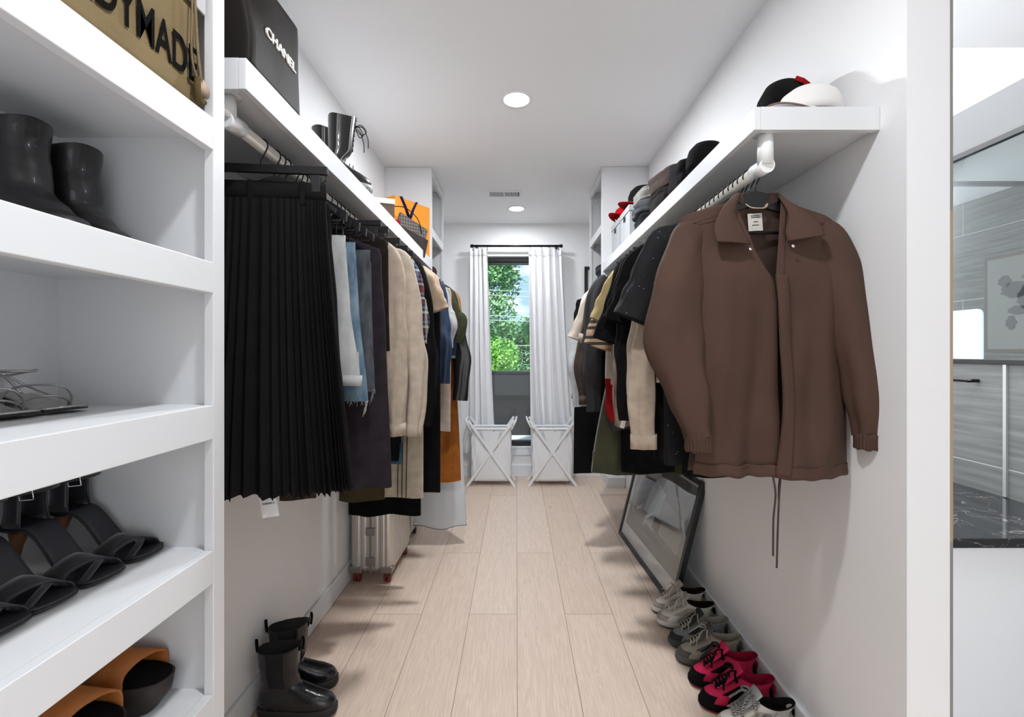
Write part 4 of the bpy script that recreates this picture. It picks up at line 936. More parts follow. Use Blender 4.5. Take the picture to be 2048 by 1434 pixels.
MB().tube([(0, 0, .075), (.001, 0, .04)], .0006, 4).build('string', M['paper'], _tg); MB().box(-.009, .009, -.0006, .0006, -.004, .042, 0, Matrix.Rotation(R(12), 4, 'Y')).build('card', M['paper'], _tg)
rs(2.00, 'yellow beige short-sleeved shirt among the black tees', fab(202, 180, 128), wl=.225, wr=.21, L=.55, th=.026, seed=41, sleeve='short', sl_out=.085, sl_len=.215, slr=.075, collar=fab(202, 180, 128), hlabel=HR+'the yellow beige shirt')
_cam = stripes('camo_cloth', [srgb(196, 168, 142), srgb(74, 64, 56), srgb(186, 156, 130), srgb(60, 56, 52), srgb(178, 146, 124)], 'Z', 14)
rs(2.07, 'beige and black patterned shirt with rolled sleeves', _cam, wl=.225, wr=.21, L=.5, th=.026, seed=42, sleeve='short', sl_out=.095, sl_len=.32, slr=.075, hlabel=HR+'the patterned rolled-sleeve shirt')
rs(2.14, 'cream sweatshirt with a bold red lower sleeve', fab(206, 196, 180), ns='sweatshirt', cat='sweatshirt', wl=.22, wr=.21, L=.5, th=.024, seed=43, hlabel=HR+'the cream and red sweatshirt', slr=.05)
_sw = [o for o in C.objects if o.get('label', '').startswith('cream sweatshirt')][0]
def two_tone(t, xo, z0, zm, z1, ma, mb_):
    m_, rg = sleeve_mesh([(-.16, -.0, -.07), (xo*.93, -.004, z0), (xo, -.012, (z0+zm)/2), (xo, -.014, zm), (xo-.004, -.012, (zm+z1)/2), (xo+.01, -.01, z1)], [(.05, .02), (.056, .028), (.055, .03), (.053, .03), (.05, .028), (.04, .024)], 7, .004)
    o = m_.build('sleeve', [ma, mb_, M['blkmatte']], t)
    for p in o.data.polygons:
        c = p.center
        if c.z < zm + (c.x-xo)*-.9: p.material_index = 1
        if c.z < z1+.045: p.material_index = 2
two_tone(_sw, -.215, -.13, RRZ-.0-zy(2.14, 775)*1-.075 and -(RL(2.14, 778)), -RL(2.14, 858), fab(206, 196, 180), fab(168, 20, 30))
trousers(RRX, 2.22, RRZ, 'dark olive velvet trousers folded over a clip hanger', mat('olive_velvet', srgb(34, 36, 17), .8, sheen=.2, noisecol=(6, srgb(58, 56, 28), (1, 1, 1)), bump=(60, .3)), wl=.14, wr=.0, flare=.165, cx=-.02, L=RRZ-.118-zy(2.22, 945), seed=44, th=.034, amp=.018, drop=.118, hang='clip', hlabel=HR+'the olive velvet trousers')
trousers(RRX, 2.13, RRZ, 'black trousers hanging between the hoodie and the picture', fab(22, 22, 23), wl=.20, wr=.1, L=RRZ-.178-zy(2.13, 944), seed=45, th=.018)
_gp = mat('shadow_plaid', srgb(22, 22, 24), .9, noisecol=(7, srgb(74, 74, 76), (1.2, 1, .15)), spec=.2)
rs(2.33, 'black and grey wool overshirt with snap buttons', fab(28, 28, 31), ns='overshirt', cat='jacket', wl=.27, wr=.21, L=RL(2.33, 825), th=.028, seed=46, sleeve='long', sl_out=.035, slz=RL(2.33, 822), slr=.05, slm=_gp, hlabel=HR+'the grey plaid overshirt')
rs(2.41, 'dark short-sleeved shirt with a pale cuff edge', fab(34, 32, 34), wl=.23, wr=.21, L=.5, th=.02, seed=47, sleeve='short', sl_out=.07, sl_len=.3, slr=.07, cuff=True, cuffm=fab(206, 190, 172), hlabel=HR+'the pale-cuffed dark shirt')
rs(2.50, 'brown grey corduroy shirt jacket with a broad sleeve', fab(92, 80, 72), ns='overshirt', cat='jacket', wl=.235, wr=.21, L=RL(2.5, 800), th=.026, seed=48, sleeve='long', sl_out=.075, slz=RL(2.5, 806), slr=.062, cuff=True, hlabel=HR+'the brown corduroy shirt jacket')
rs(2.58, 'thin black cardigan beside the cream tee', fab(24, 24, 25), ns='cardigan', cat='cardigan', wl=.235, wr=.21, L=RL(2.58, 770), th=.02, seed=49, sleeve='long', sl_out=.045, slz=.55, slr=.05, hlabel=HR+'the thin black cardigan')
rs(2.66, 'cream short-sleeved tee near the window end of the right rod', fab(222, 206, 190), ns='tee_shirt', wl=.235, wr=.21, L=.5, th=.024, seed=50, sleeve='short', sl_out=.10, sl_len=.27, slr=.07, hlabel=HR+'the cream tee')
rs(2.75, 'white shirt with its sleeve hanging beside the black garment bag', fab(214, 216, 220), wl=.24, wr=.21, L=RL(2.75, 800), th=.024, seed=51, sleeve='long', sl_out=.085, slz=RL(2.75, 812), slr=.055, hlabel=HR+'the white shirt')
shirt(RRX, 3.0, RRZ, 'long black coat, lowest garment at the window end of the right rod', fab(20, 20, 22), 'coat', 'coat', wl=.30, wr=.13, L=RL(3.0, 945), th=.03, flare=.02, seed=52, side=-1, hlabel=HR+'the long black coat', amp=.012)
# black garment bag with rounded shoulders
_g = thing('garment_bag', 'black cloth garment bag with rounded shoulders on the right rod', 'garment bag', (RRX, 3.10, RRZ-.06))
_p = [(0, -.03, .03, .012), (-.015, -.14, .14, .022), (-.05, -.22, .2, .03), (-.11, -.275, .235, .034), (-.2, -.30, .25, .036), (-.7, -.31, .26, .036), (-RL(3.1, 800), -.315, .26, .036)]
close_body(body_rings(_p, seed=53, amp=.004, slope=.10)).build('bag_body', fab(26, 26, 28), _g)
MB().tube([(-.01, -.043, -.1-.05*k) for k in range(12)], .003, 6).build('zip', M['blk'], _g)
hanger(RRX, 3.10, RRZ, 'wood', HR+'the black garment bag')
# further hooks crowding the rod
_k = 0
for yy, kd, lb in ((1.35, 'velvet', 'empty slim black hanger right behind the brown jacket'), (1.415, 'wood', 'empty black hanger before the studded tee'), (1.48, 'wood', 'black hanger holding the dark olive trousers'), (1.55, 'wood', 'empty black hanger before the low black sweater'), (1.62, 'velvet', 'slim empty black hanger before the first black tee'), (1.755, 'velvet', 'slim empty black hanger behind the long hoodie'), (1.825, 'velvet', 'slim empty black hanger between two black tees'),
                   (2.035, 'clip', 'black clip hanger right behind the yellow shirt'), (2.105, 'clip', 'black clip hanger before the cream sweatshirt'), (2.18, 'clip', 'black clip hanger behind the cream sweatshirt'), (2.29, 'clip', 'black clip hanger before the grey plaid overshirt'), (2.37, 'clip', 'black clip hanger behind the grey plaid overshirt'), (2.45, 'velvet', 'slim black hanger before the corduroy jacket'),
                   (2.62, 'velvet', 'slim black hanger before the cream tee'), (2.83, 'wood', 'empty black hanger behind the white shirt'), (2.9, 'clip', 'black clip hanger before the long black coat'), (3.2, 'wood', 'empty black hanger behind the black garment bag'), (3.27, 'wood', 'last black hanger by the far right shelving')):
    hanger(RRX, yy, RRZ, kd, lb, w=.19 if kd != 'clip' else .17)
# ------------------------------------------------------------------ shoes
def foot_ring(z, xb, xf, w, toe=.10, n=48, waist=.10, zf=0, lean=0):
    r = []
    for k in range(n):
        a = 2*PI*k/n; c = spow(math.cos(a), .92); s = spow(math.sin(a), .80)
        x = (xb+xf)/2+(xf-xb)/2*c; u = (c+1)/2
        g = 1+toe*c-waist*math.exp(-((u-.38)/.2)**2)
        r.append((x, w*s*g+.006*math.sin(u*PI)*.6, z+zf*max(0, u-.72)**2*4+lean*s))
    return r
def overlay(mb, rings, j0, j1, k0, k1, off, mi=0):
    """raised panel following the rings j0..j1 and points k0..k1 (wrapping)"""
    n = len(rings[0]); ks = [(k0+i) % n for i in range(((k1-k0) % n)+1)]; vs = []
    for j in range(j0, j1+1):
        c = sum((Vector(p) for p in rings[j]), Vector())/n
        for k in ks:
            p = Vector(rings[j][k]); a = Vector(rings[j][(k+1) % n]); b = Vector(rings[j][k-1]); t = (a-b).normalized(); nn = t.cross(Vector((0, 0, 1))).normalized()
            up = .7 if (j > 2) else .15
            vs.append(p+nn*off+Vector((0, 0, off*up)))
    m = len(ks); fs = [(j*m+i, j*m+i+1, (j+1)*m+i+1, (j+1)*m+i) for j in range(j1-j0) for i in range(m-1)]
    return mb.add(vs, fs, mi, True)
def sneaker(label, loc, rz, cols, L=.275, group=None, lacew=.0029, chunky=1.0, tabs=None, heel=None):
    """cols: sole, upper, overlay, laces, lining, outsole"""
    t = thing('sneaker', label, 'shoe', loc, rz, group)
    so, up, ov, la, li, ou = cols
    k = chunky
    MB().loft([foot_ring(.002, .012, L-.02, .040, zf=.012), foot_ring(.0, .006, L-.012, .043, zf=.012), foot_ring(.008, .002, L-.004, .0455, zf=.012)], True, True).build('outsole', ou, t)
    MB().loft([foot_ring(.0085, .001, L-.004, .0455, zf=.012), foot_ring(.012, -.002*k, L, .048, zf=.011), foot_ring(.024*k, -.002*k, L-.001, .048, zf=.009), foot_ring(.031*k, .002, L-.006, .046, zf=.006)], True, True).build('midsole', so, t, sub=0)
    z0 = .030*k-.030
    Ls = [(.026, .004, L-.006, .0425), (.036, .003, L-.008, .044), (.046, .004, L-.013, .0435), (.055, .005, L-.024, .0415), (.063, .007, L-.042, .039), (.070, .009, L-.062, .0365), (.077, .010, L-.082, .034), (.085, .009, L-.102, .032), (.094, .006, L-.122, .031), (.104, .002, L-.140, .0315), (.112, -.003, L-.148, .0325)]
    rg = [foot_ring(z0+a+(.0), b, c, d, zf=.002, waist=.06) for a, b, c, d in Ls]
    # collar dips at the ankle sides
    for j in (8, 9, 10):
        rg[j] = [(x, y, z-.010*math.sin(min(1, max(0, (x)/(L-.15)))*PI)*(j-7)/3) for x, y, z in rg[j]]
    u = MB().loft(rg, True, False)
    u.build('upper', up, t)
    top = rg[-1]; c = (sum(p[0] for p in top)/48, sum(p[1] for p in top)/48)
    i1 = [(c[0]+(p[0]-c[0])*.90, c[1]+(p[1]-c[1])*.82, p[2]+.001) for p in top]; i2 = [(c[0]+(p[0]-c[0])*.84, c[1]+(p[1]-c[1])*.74, p[2]-.05) for p in top]
    MB().loft([top, i1, i2], True, False).add(i2, [tuple(range(48))]).build('lining', li, t)
    o = MB()
    overlay(o, rg, 0, 3, 42, 6, .0012)                       # toe bumper
    overlay(o, rg, 0, 7, 19, 29, .0014)                      # heel counter
    for side in ((9, 14), (34, 39)): overlay(o, rg, 1, 6, side[0], side[1], .0012)
    o.build('overlay_panel', ov, t)
    e = MB(); overlay(e, rg, 4, 8, 6, 11, .0018); overlay(e, rg, 4, 8, 37, 42, .0018); e.build('eyestay', ov, t)
    # tongue
    def tg(uu, v):
        x = L-.060-(.092)*v; z = z0+.072+.052*v+.020*v*v; return (x, (uu-.5)*(.042+.014*v), z+.005*(1-(2*uu-1)**2)+.004)
    MB().grid(tg, 8, 12).build('tongue', ov if not tabs else tabs, t, solid=.005)
    lm = MB(); rn = random.Random(int(loc[1]*100))
    for q in range(7):
        v = q/6.5; x = L-.062-.080*v; z = z0+.083+.044*v; wd = .020+.004*v
        lm.tube(catmull([(x+.006, -wd, z-.006), (x, -wd*.4, z+.006), (x-.002, wd*.4, z+.007), (x-.006, wd, z-.004)], 4), lacew, 6, flat=.6)
        lm.tube(catmull([(x-.006, -wd, z-.004), (x-.002, -wd*.4, z+.008), (x, wd*.4, z+.006), (x+.006, wd, z-.006)], 4), lacew, 6, flat=.6)
    for s in (-1, 1):
        x, z = L-.138, z0+.130
        lm.tube(catmull([(x, 0, z), (x+.012, s*.022, z+.012), (x+.022, s*.045, z-.002), (x+.014, s*.040, z-.014), (x+.002, s*.006, z+.002)], 6), lacew*.9, 6, flat=.6)
        lm.tube(catmull([(x, 0, z), (x+.03, s*.016, z+.008), (x+.055, s*.03, z-.018), (x+.065, s*.046, z-.040)], 6), lacew*.9, 6, flat=.6)
    lm.build('laces', la, t)
    if heel: MB().box(-.006, .001, -.009, .009, .060, .085).build('heel_tab', heel, t, bevel=.001)
    return t
CREAM = fab(232, 220, 200); CREAM2 = leather(214, 208, 198, .5)
F = PI
RUB = mat('dark_rubber', srgb(40, 38, 38), .7)
sneaker('cream leather sneaker touching the corner of the leaning picture', (.965, 2.335, 0), F+R(2), (CREAM2, CREAM2, fab(196, 188, 176), CREAM, fab(48, 22, 24), RUB), heel=fab(50, 22, 24), lacew=.0034, group='cream sneakers by the wall')
sneaker('cream leather sneaker, the nearer of its pair', (.955, 2.205, 0), F-R(3), (CREAM2, CREAM2, fab(196, 188, 176), CREAM, fab(48, 22, 24), RUB), heel=fab(50, 22, 24), lacew=.0034, group='cream sneakers by the wall')
GR = fab(112, 112, 112); 
sneaker('grey and charcoal running shoe beside the cream pair', (.962, 2.075, 0), F+R(3), (fab(96, 98, 102), fab(150, 152, 150), fab(66, 68, 72), fab(190, 182, 164), fab(170, 160, 146), RUB), heel=fab(150, 142, 130), chunky=1.1, group='grey running shoes')
sneaker('grey and cream running shoe beside the first red shoe', (.958, 1.945, 0), F-R(2), (fab(112, 110, 108), fab(190, 180, 164), fab(104, 102, 100), fab(200, 192, 172), fab(170, 160, 146), RUB), heel=fab(150, 142, 130), chunky=1.1, group='grey running shoes')
PK = fab(236, 52, 98, .8); BKS = fab(24, 22, 24)
RED = mat('red_rubber', srgb(160, 34, 40), .6)
sneaker('red and black sneaker beside the grey running shoes', (.962, 1.825, 0), F+R(1), (BKS, PK, BKS, BKS, fab(176, 24, 60), RED), heel=PK, tabs=PK, chunky=1.15, lacew=.0045, group='red and black sneakers')
sneaker('red and black sneaker beside the striped-lace shoe', (.957, 1.695, 0), F-R(2), (BKS, PK, BKS, BKS, fab(176, 24, 60), RED), heel=PK, tabs=PK, chunky=1.15, lacew=.0045, group='red and black sneakers')
STR = stripes('striped_lace', [srgb(60, 60, 62), srgb(176, 172, 166)], 'Y', 240)
sneaker('off-white toe sneaker with wide striped laces nearest the camera', (.965, 1.585, 0), F, (CREAM2, leather(224, 216, 206, .5), fab(210, 202, 190), STR, fab(30, 30, 32), RUB), heel=BKS, tabs=fab(200, 200, 200), lacew=.006, group='striped-lace sneakers')
sneaker('off-white sneaker with striped laces and black heel, cut by the frame edge', (.99-.015, 1.46, 0), F+R(2), (CREAM2, leather(220, 212, 202, .5), BKS, STR, fab(30, 30, 32), RUB), heel=BKS, tabs=fab(200, 200, 200), lacew=.006, group='striped-lace sneakers')

LB = leather(20, 21, 25, .26); LBS = leather(24, 24, 26, .5)
def boot(name, label, loc, rz, H=.235, L=.275, lug=True, m=LB, gore=True, group=None, shaft=.052, lean=0.0, cat='boot', wr=0, piping=None, laced=None, sole=None):
    t = thing(name, label, cat, loc, rz, group)
    sm = sole or RUB
    if lug:
        s = MB().loft([foot_ring(0, .004, L-.012, .045, zf=.012), foot_ring(.010, -.002, L, .049, zf=.012), foot_ring(.030, -.002, L, .049, zf=.010), foot_ring(.036, .003, L-.005, .047, zf=.008)], True, True)
        for q in range(1, 11):
            for sd in (-1, 1):
                x = .012+q*(L-.03)/11; s.box(x-.006, x+.006, sd*.046-.004, sd*.046+.004, .004, .020)
        s.build('lug_sole', sm, t); zb = .030
    else:
        MB().loft([foot_ring(.006, .06, L-.006, .036, zf=.0), foot_ring(.012, .05, L-.002, .038, zf=.0)], True, True).build('sole', RUB, t)
        MB().loft([[(x, y, z) for x, y, z in foot_ring(zz, .004, .062, .028, toe=0, waist=0)] for zz in (0, .04)], True, True).build('heel', RUB, t); zb = .010
    xs = .006; A = []
    tab = [(0, xs, L-.006, .043), (.10, xs-.004, L-.006, .0455), (.18, xs-.003, L-.016, .044), (.25, xs, L-.040, .041), (.32, xs+.004, L-.075, .038), (.40, xs+.008, L-.11, .036), (.47, xs+.010, L-.135, .036), (.60, xs+.006, xs+shaft*2.15, .040), (.8, xs+.0, xs+shaft*2.2, .044), (1.0, xs-.004, xs+shaft*2.3, .046)]
    if not lug: tab[4:8] = [(.32, xs+.0, L-.05, .041), (.40, xs, L-.07, .041), (.47, xs, L-.080, .042), (.60, xs+.0, xs+shaft*2.32, .044)]
    hz = lambda v: zb + (min(v, .47)/.47)*.085 + max(0, (v-.47)/.53)*(H-zb-.085)
    N = 34; rg = []
    for j in range(N+1):
        v = j/N; b, f, w_ = interp(tab, v); z = hz(v)
        r = foot_ring(z, b, f, w_, toe=.10 if v < .4 else .0, waist=.05 if v < .5 else 0)
        wv = wr*math.sin(v*48)*max(0, min(1, (v-.3)*3))*max(0, 1-v)
        r = [(x+lean*max(0, z-.08)+wv*.5, y*(1+wv*8), z + (.006*math.cos(2*PI*k/48) - .010*math.sin(2*PI*k/48)**2)*max(0, v-.85)*6) for k, (x, y, z) in enumerate(r)]
        rg.append(r)
    MB().loft(rg, True, False).build('upper', m, t)
    top = rg[-1]; c = (sum(p[0] for p in top)/48, sum(p[1] for p in top)/48)
    i1 = [(c[0]+(p[0]-c[0])*.94, c[1]+(p[1]-c[1])*.90, p[2]+.001) for p in top]; i2 = [(c[0]+(p[0]-c[0])*.86, c[1]+(p[1]-c[1])*.82, p[2]-.09) for p in top]
    MB().loft([top, i1, i2], True, False).add(i2, [tuple(range(48))]).build('lining', M['blkmatte'], t)
    if gore:
        for ka in (9, 33): overlay(MB(), rg, 16, N, ka, ka+6, .0012).build('elastic_gore', fab(56, 56, 60), t)
        for k in (0, 24):
            p = Vector(top[k]); d = 1 if k == 0 else -1
            MB().tube(catmull([p+Vector((0, -.004, -.02)), p+Vector((d*.004, -.004, .012)), p+Vector((d*.008, 0, .030)), p+Vector((d*.010, .004, .012)), p+Vector((d*.006, .004, -.02))], 4), .0055, 6, flat=.3).build('pull_tab', BKS, t)
    if piping:
        for kk in (8, 16, 32, 40):
            MB().tube([rg[j][kk] for j in range(10, N+1)], .0022, 6).build('piping', piping, t)
    if laced:
        l = MB()
        for q in range(12):
            j = 12+int(q*(N-13)/11); p = rg[j]; f = Vector(p[0]); g2 = Vector(p[3]); h2 = Vector(p[45])
            l.tube([g2+Vector((.002, 0, 0)), f+Vector((.005, 0, .006)), h2+Vector((.002, 0, .012))], .0018, 6).tube([h2+Vector((.002, 0, 0)), f+Vector((.006, 0, .006)), g2+Vector((.002, 0, .012))], .0018, 6)
        f = Vector(rg[N-3][0])
        for s in (-1, 1):
            l.tube(catmull([f, f+Vector((.025, s*.012, .012)), f+Vector((.045, s*.02, -.012)), f+Vector((.028, s*.014, -.03)), f+Vector((.006, 0, -.006))], 5), .0018, 6)
            l.tube(catmull([f, f+Vector((.03, s*.02, -.0)), f+Vector((.05, s*.026, -.045)), f+Vector((.052, s*.026, -.085))], 5), .0018, 6)
        l.build('laces', BKS, t)
    return t
boot('chelsea_boot', 'black leather chelsea boot nearest the camera on the floor', (-.945, 1.665, 0), R(1), H=.25, L=.287, shaft=.064, group='black chelsea boots')
boot('chelsea_boot', 'black leather chelsea boot standing behind its twin', (-.962, 1.768, 0), R(12), H=.262, L=.255, shaft=.062, group='black chelsea boots', lean=-.02)
SUE = fab(34, 32, 32, .7)
_zB = CZ+.186+.0008
boot('ankle_boot', 'black slouchy ankle boot on the second shelf, the further one', (-.945, .893, _zB), R(-6), H=.205, L=.205, lug=False, m=leather(30, 29, 31, .42), gore=False, wr=.0022, group='black ankle boots')
boot('ankle_boot', 'black slouchy ankle boot on the second shelf, nearer the camera', (-.945, .785, _zB), R(0), H=.208, L=.21, lug=False, m=leather(30, 29, 31, .42), gore=False, wr=.0022, group='black ankle boots')
PIP = mat('grey_piping', srgb(150, 145, 138), .4)
_b1 = boot('laced_boot', 'tall black laced boot with grey piping on the left hanging shelf edge', (-.795, 1.885, LS+.0008), R(38), H=.31, L=.20, m=leather(24, 23, 24, .3), gore=False, piping=PIP, laced=True, group='tall laced boots', lean=.06, sole=mat('grey_rubber', srgb(150, 150, 150), .5), shaft=.046)
_b2 = boot('laced_boot', 'tall black laced boot set further back towards the wall', (-.885, 1.985, LS+.0008), R(60), H=.31, L=.20, m=leather(24, 23, 24, .3), gore=False, piping=PIP, laced=True, group='tall laced boots', sole=mat('grey_rubber', srgb(150, 150, 150), .5), shaft=.04)
# heeled sandals
def strap(path, w, th=.0022, mb=None):
    """flat band: path of (centre, across-direction) pairs"""
    mb = mb or MB(); L_, R_ = [], []
    P = catmull([p for p, a in path], 6); n = len(P)
    rows = []
    for i, p in enumerate(P):
        u = i/(n-1)*(len(path)-1); k = min(int(u), len(path)-2); a = Vector(path[k][1]).lerp(Vector(path[k+1][1]), u-k).normalized()
        ww = w(i/(n-1)) if callable(w) else w
        rows.append([p-a*ww/2, p-a*ww/6, p+a*ww/6, p+a*ww/2])
    vs = [q for r in rows for q in r]; fs = [(i*4+j, i*4+j+1, (i+1)*4+j+1, (i+1)*4+j) for i in range(n-1) for j in range(3)]
    return mb.add(vs, fs)
def sole_curve(L, h, u):
    """height of a raised footbed: u 0 heel -> 1 toe"""
    if u < .22: return h+.003*math.cos(u/.22*PI)
    if u > .72: return .008+.004*((u-.72)/.28)**2
    k = (u-.22)/.5; k = k*k*(3-2*k); return h*(1-k)+.008*k
def heel_sandal(label, loc, rz, h=.095, L=.215, m=None, insole=None, heelm=None, group=None, cuff=True, thin=False, hr=.006, front=True):
    t = thing('heeled_sandal' if h > .05 else 'strappy_sandal', label, 'sandal', loc, rz, group)
    def wid(u): return .024+.016*math.exp(-((u-.82)/.2)**2)+.004*math.exp(-((u-.08)/.12)**2)-.018*max(0, (u-.93)/.07)**2 - .012*max(0, (.05-u)/.05)
    def fb(dz, g):
        def fn(u, v): return (L*u-.10*h*(u < .0), (v*2-1)*(wid(u)+g)+.004*math.sin(u*PI), sole_curve(L, h, u)+dz)
        return fn
    MB().grid(fb(.0, 0), 40, 8).build('footbed', insole, t, solid=.004)
    MB().grid(fb(-.0045, .001), 40, 8).build('sole', RUB, t, solid=.003)
    if h > .05:
        MB().tube([(.018, 0, h-.004), (.012, 0, h*.6), (.008, 0, h*.3), (.004, 0, 0)], [.017, .009, hr, hr*.9], 14).build('stiletto_heel', heelm, t)
    else:
        MB().box(.004, .045, -.022, .022, 0, h-.004).build('block_heel', heelm, t, bevel=.003)
    w0 = .043
    if not thin:
        s = strap([((L-.075, -w0, .004), (1, 0, 0)), ((L-.070, -w0*.8, .026), (1, .1, 0)), ((L-.055, 0, .040), (1, 0, -.3)), ((L-.045, w0*.8, .022), (1, -.1, 0)), ((L-.042, w0, .004), (1, 0, 0))], .040)
        s.build('toe_strap', m, t, solid=.003)
        s = strap([((L-.028, -w0*.8, .006), (1, .3, 0)), ((L-.030, 0, .030), (1, 0, -.2)), ((L-.06, w0*.9, .020), (1, -.2, 0))], .012); s.build('toe_strap', m, t, solid=.003)
    else:
        for a, b, zz in ((.06, .035, .030), (.095, .03, .05)):
            MB().tube(catmull([(L-a-.02, -w0*.8, .008), (L-a, -w0*.5, zz*.9), (L-b, 0, zz), (L-b-.01, w0*.7, zz*.6), (L-b-.02, w0*.85, .008)], 6), .0028, 8, flat=.7).build('toe_strap', m, t)
        MB().tube(catmull([(L-.04, 0, .030), (L-.09, -.004, .048), (.06, -.022, h+.035), (.02, -.022, h+.04)], 6), .0026, 8, flat=.7).build('instep_strap', m, t)
    if cuff:
        # heel counter with ankle strap
        rr = []
        for v in range(7):
            z = h+.002+.062*v/6; g = 1-.12*math.sin(v/6*PI)
            rr.append([(.030-.034*math.cos(a)*g*1.0, .028*math.sin(a)*g*1.0, z+.012*(1-math.cos(a))*(v/6)) for a in [R(-118)+R(236)*k/24 for k in range(25)]])
        MB().loft(rr, False, False).build('heel_counter', m, t, solid=.003)
        top = h+.070
        MB().tube([(.036+.036*math.cos(a), .030*math.sin(a), top-.008+.004*math.cos(a)) for a in [2*PI*k/28 for k in range(28)]], .0075, 8, closed=True, flat=.35).build('ankle_strap', m, t)
        MB().tube([(.052, -.030, top-.018), (.052, -.034, top+.002), (.068, -.024, top+.002), (.068, -.021, top-.018)], .0014, 6, closed=True).build('buckle', M['chrome'], t)
    else:
        MB().tube(catmull([(.02, -.024, h), (.0, -.012, h+.035), (-.002, .0, h+.04), (.0, .012, h+.035), (.02, .024, h)], 6), .003, 8).tube(catmull([(.0, -.012, h+.035), (.04, -.030, h+.045), (.075, 0, h+.045), (.04, .030, h+.045), (0, .012, h+.035)], 6), .0026, 8).build('ankle_strap', m, t)
    return t
_zD = CZ-.413+.001; SAT = mat('black_satin_cloth', srgb(24, 25, 30), .45, sheen=.3, bump=(300, .2)); INS = mat('navy_insole', srgb(36, 37, 44), .55); TAN = mat('tan_heel', srgb(140, 92, 56), .5)
for i, (yy, xx, aa, lab) in enumerate(((.912, -.925, 3, 'black stiletto sandal closest to the end panel of the fourth shelf'), (.832, -.925, -2, 'second black stiletto sandal from the end panel, its buckle facing out'), (.752, -.932, -4, 'third black stiletto sandal from the end panel'), (.678, -.932, -4, 'black stiletto sandal cut by the left edge of the photo'))):
    heel_sandal(lab, (xx, yy, _zD), R(aa), m=SAT, insole=INS, heelm=TAN, group='black stiletto sandals', L=.195, h=.098)
_zC = CZ-.111+.001; SIL = mat('silver_leather', srgb(176, 172, 170), .3, metal=.7)
heel_sandal('silver strappy sandal on the third shelf, the further one', (-.965, .845, _zC+.0), R(-8), h=.03, L=.162, m=SIL, insole=SIL, heelm=SIL, cuff=False, thin=True, group='silver strappy sandals')
heel_sandal('silver strappy sandal on the third shelf, cut by the photo edge', (-.97, .770, _zC+.0), R(-10), h=.03, L=.162, m=SIL, insole=SIL, heelm=SIL, cuff=False, thin=True, group='silver strappy sandals')
# platform slides
def slide(label, loc, rz, straps, solem, L=.25, th=.05, group=None, back=None):
    t = thing('platform_slide', label, 'sandal', loc, rz, group)
    MB().loft([foot_ring(0, .01, L-.03, .040, n=48), foot_ring(th*.5, .0, L-.006, .044), foot_ring(th, 0, L, .046, zf=.006)], True, True).build('platform_sole', solem, t)
    MB().loft([foot_ring(th+.0005, .004, L-.004, .043, zf=.006), foot_ring(th+.004, .006, L-.006, .042, zf=.006)], True, True).build('footbed', BKS, t)
    w0 = .047
    for (x0, x1, w, hh) in straps:
        s = strap([((x0, -w0, th*.75), (1, 0, 0)), ((x0, -w0*.9, th+hh*.6), (1, .05, 0)), (((x0+x1)/2, 0, th+hh), (1, 0, -.25)), ((x1, w0*.9, th+hh*.55), (1, -.05, 0)), ((x1, w0, th*.7), (1, 0, 0))], w); s.build('strap', BRS, t, solid=.004)
    if back:
        MB().tube(catmull([(.05, -.04, th), (.02, -.03, th+.05), (.0, 0, th+.06), (.02, .03, th+.05), (.05, .04, th)], 6), .009, 8, flat=.3).build('heel_strap', back, t)
    return t
BRS = mat('cognac_leather', srgb(160, 92, 34), .6, bump=(200, .3), noisecol=(30, srgb(176, 106, 46), (1, 1, 1)))
_zE = CZ-.713+.001; PLT = mat('dark_brown_platform', srgb(46, 36, 34), .6)
for yy, aa, lab in ((.905, 2, 'platform slide with wide cognac strap beside the end panel'), (.805, -2, 'platform slide with wide cognac strap, second from the end panel')):
    slide(lab, (-.955, yy, _zE), R(aa), ((.165, .185, .075, .048),), PLT, group='cognac strap platform slides', L=.262, th=.062, back=BKS)
slide('tan suede sandal leaning at the left photo edge of the fifth shelf', (-.965, .715, _zE), R(-3), ((.16, .18, .06, .045), (.08, .09, .05, .05)), mat('tan_sole', srgb(150, 96, 48), .6), group=None, L=.25, th=.03)
_pk = slide('dusty pink slide, leftmost on the fifth shelf', (-.955, .625, _zE), R(-3), ((.165, .18, .07, .04),), mat('pink_sole', srgb(178, 134, 118), .6), L=.25, th=.035)

# ------------------------------------------------------------------ bags and boxes
def wpath(p): return p
cb_ = thing('canvas_bag', 'olive canvas bag lettered READYMADE on the top left shelf', 'bag', (-.645, .30, CZ+.487))
CV = mat('olive_canvas', srgb(108, 90, 56), .85, bump=(240, .5), noisecol=(5, srgb(124, 104, 68), (1, 1, 1)))
def bagring(z, g):
    n = 80; r = []
    for k in range(n):
        a = 2*PI*k/n; x = -.105+.105*g*spow(math.cos(a), .13); y = .320+.322*g*spow(math.sin(a), .16)
        wv = (.0012*math.sin(z*30+y*14)+.001*math.sin(y*40-z*18))
        r.append((x+wv*(1 if math.cos(a) > 0 else -1), y+wv, z-0))
    return r
MB().loft([bagring(.001, .93), bagring(.006, .985), bagring(.02, 1.0)]+[bagring(.02+.024*k, 1.0-.004*k*.3) for k in range(1, 16)]+[bagring(.39, .95)], True, True).build('bag_body', CV, cb_)
text_mesh('READYMADE', .098, .318, .0012, M['ink'], 'lettering', cb_, frame((.0030, .455, .080), (0, 1, 0), (0, 0, 1)), .0004, spacing=1.0)
MB().tube(catmull([(.006, .600, .36), (.010, .598, .22), (.010, .606, .12), (.012, .615, .05)], 6), .0035, 8, flat=.6).tube(catmull([(.007, .592, .36), (.012, .588, .2), (.010, .590, .09), (.012, .612, .04)], 6), .002, 8).build('cord', fab(140, 122, 92), cb_)
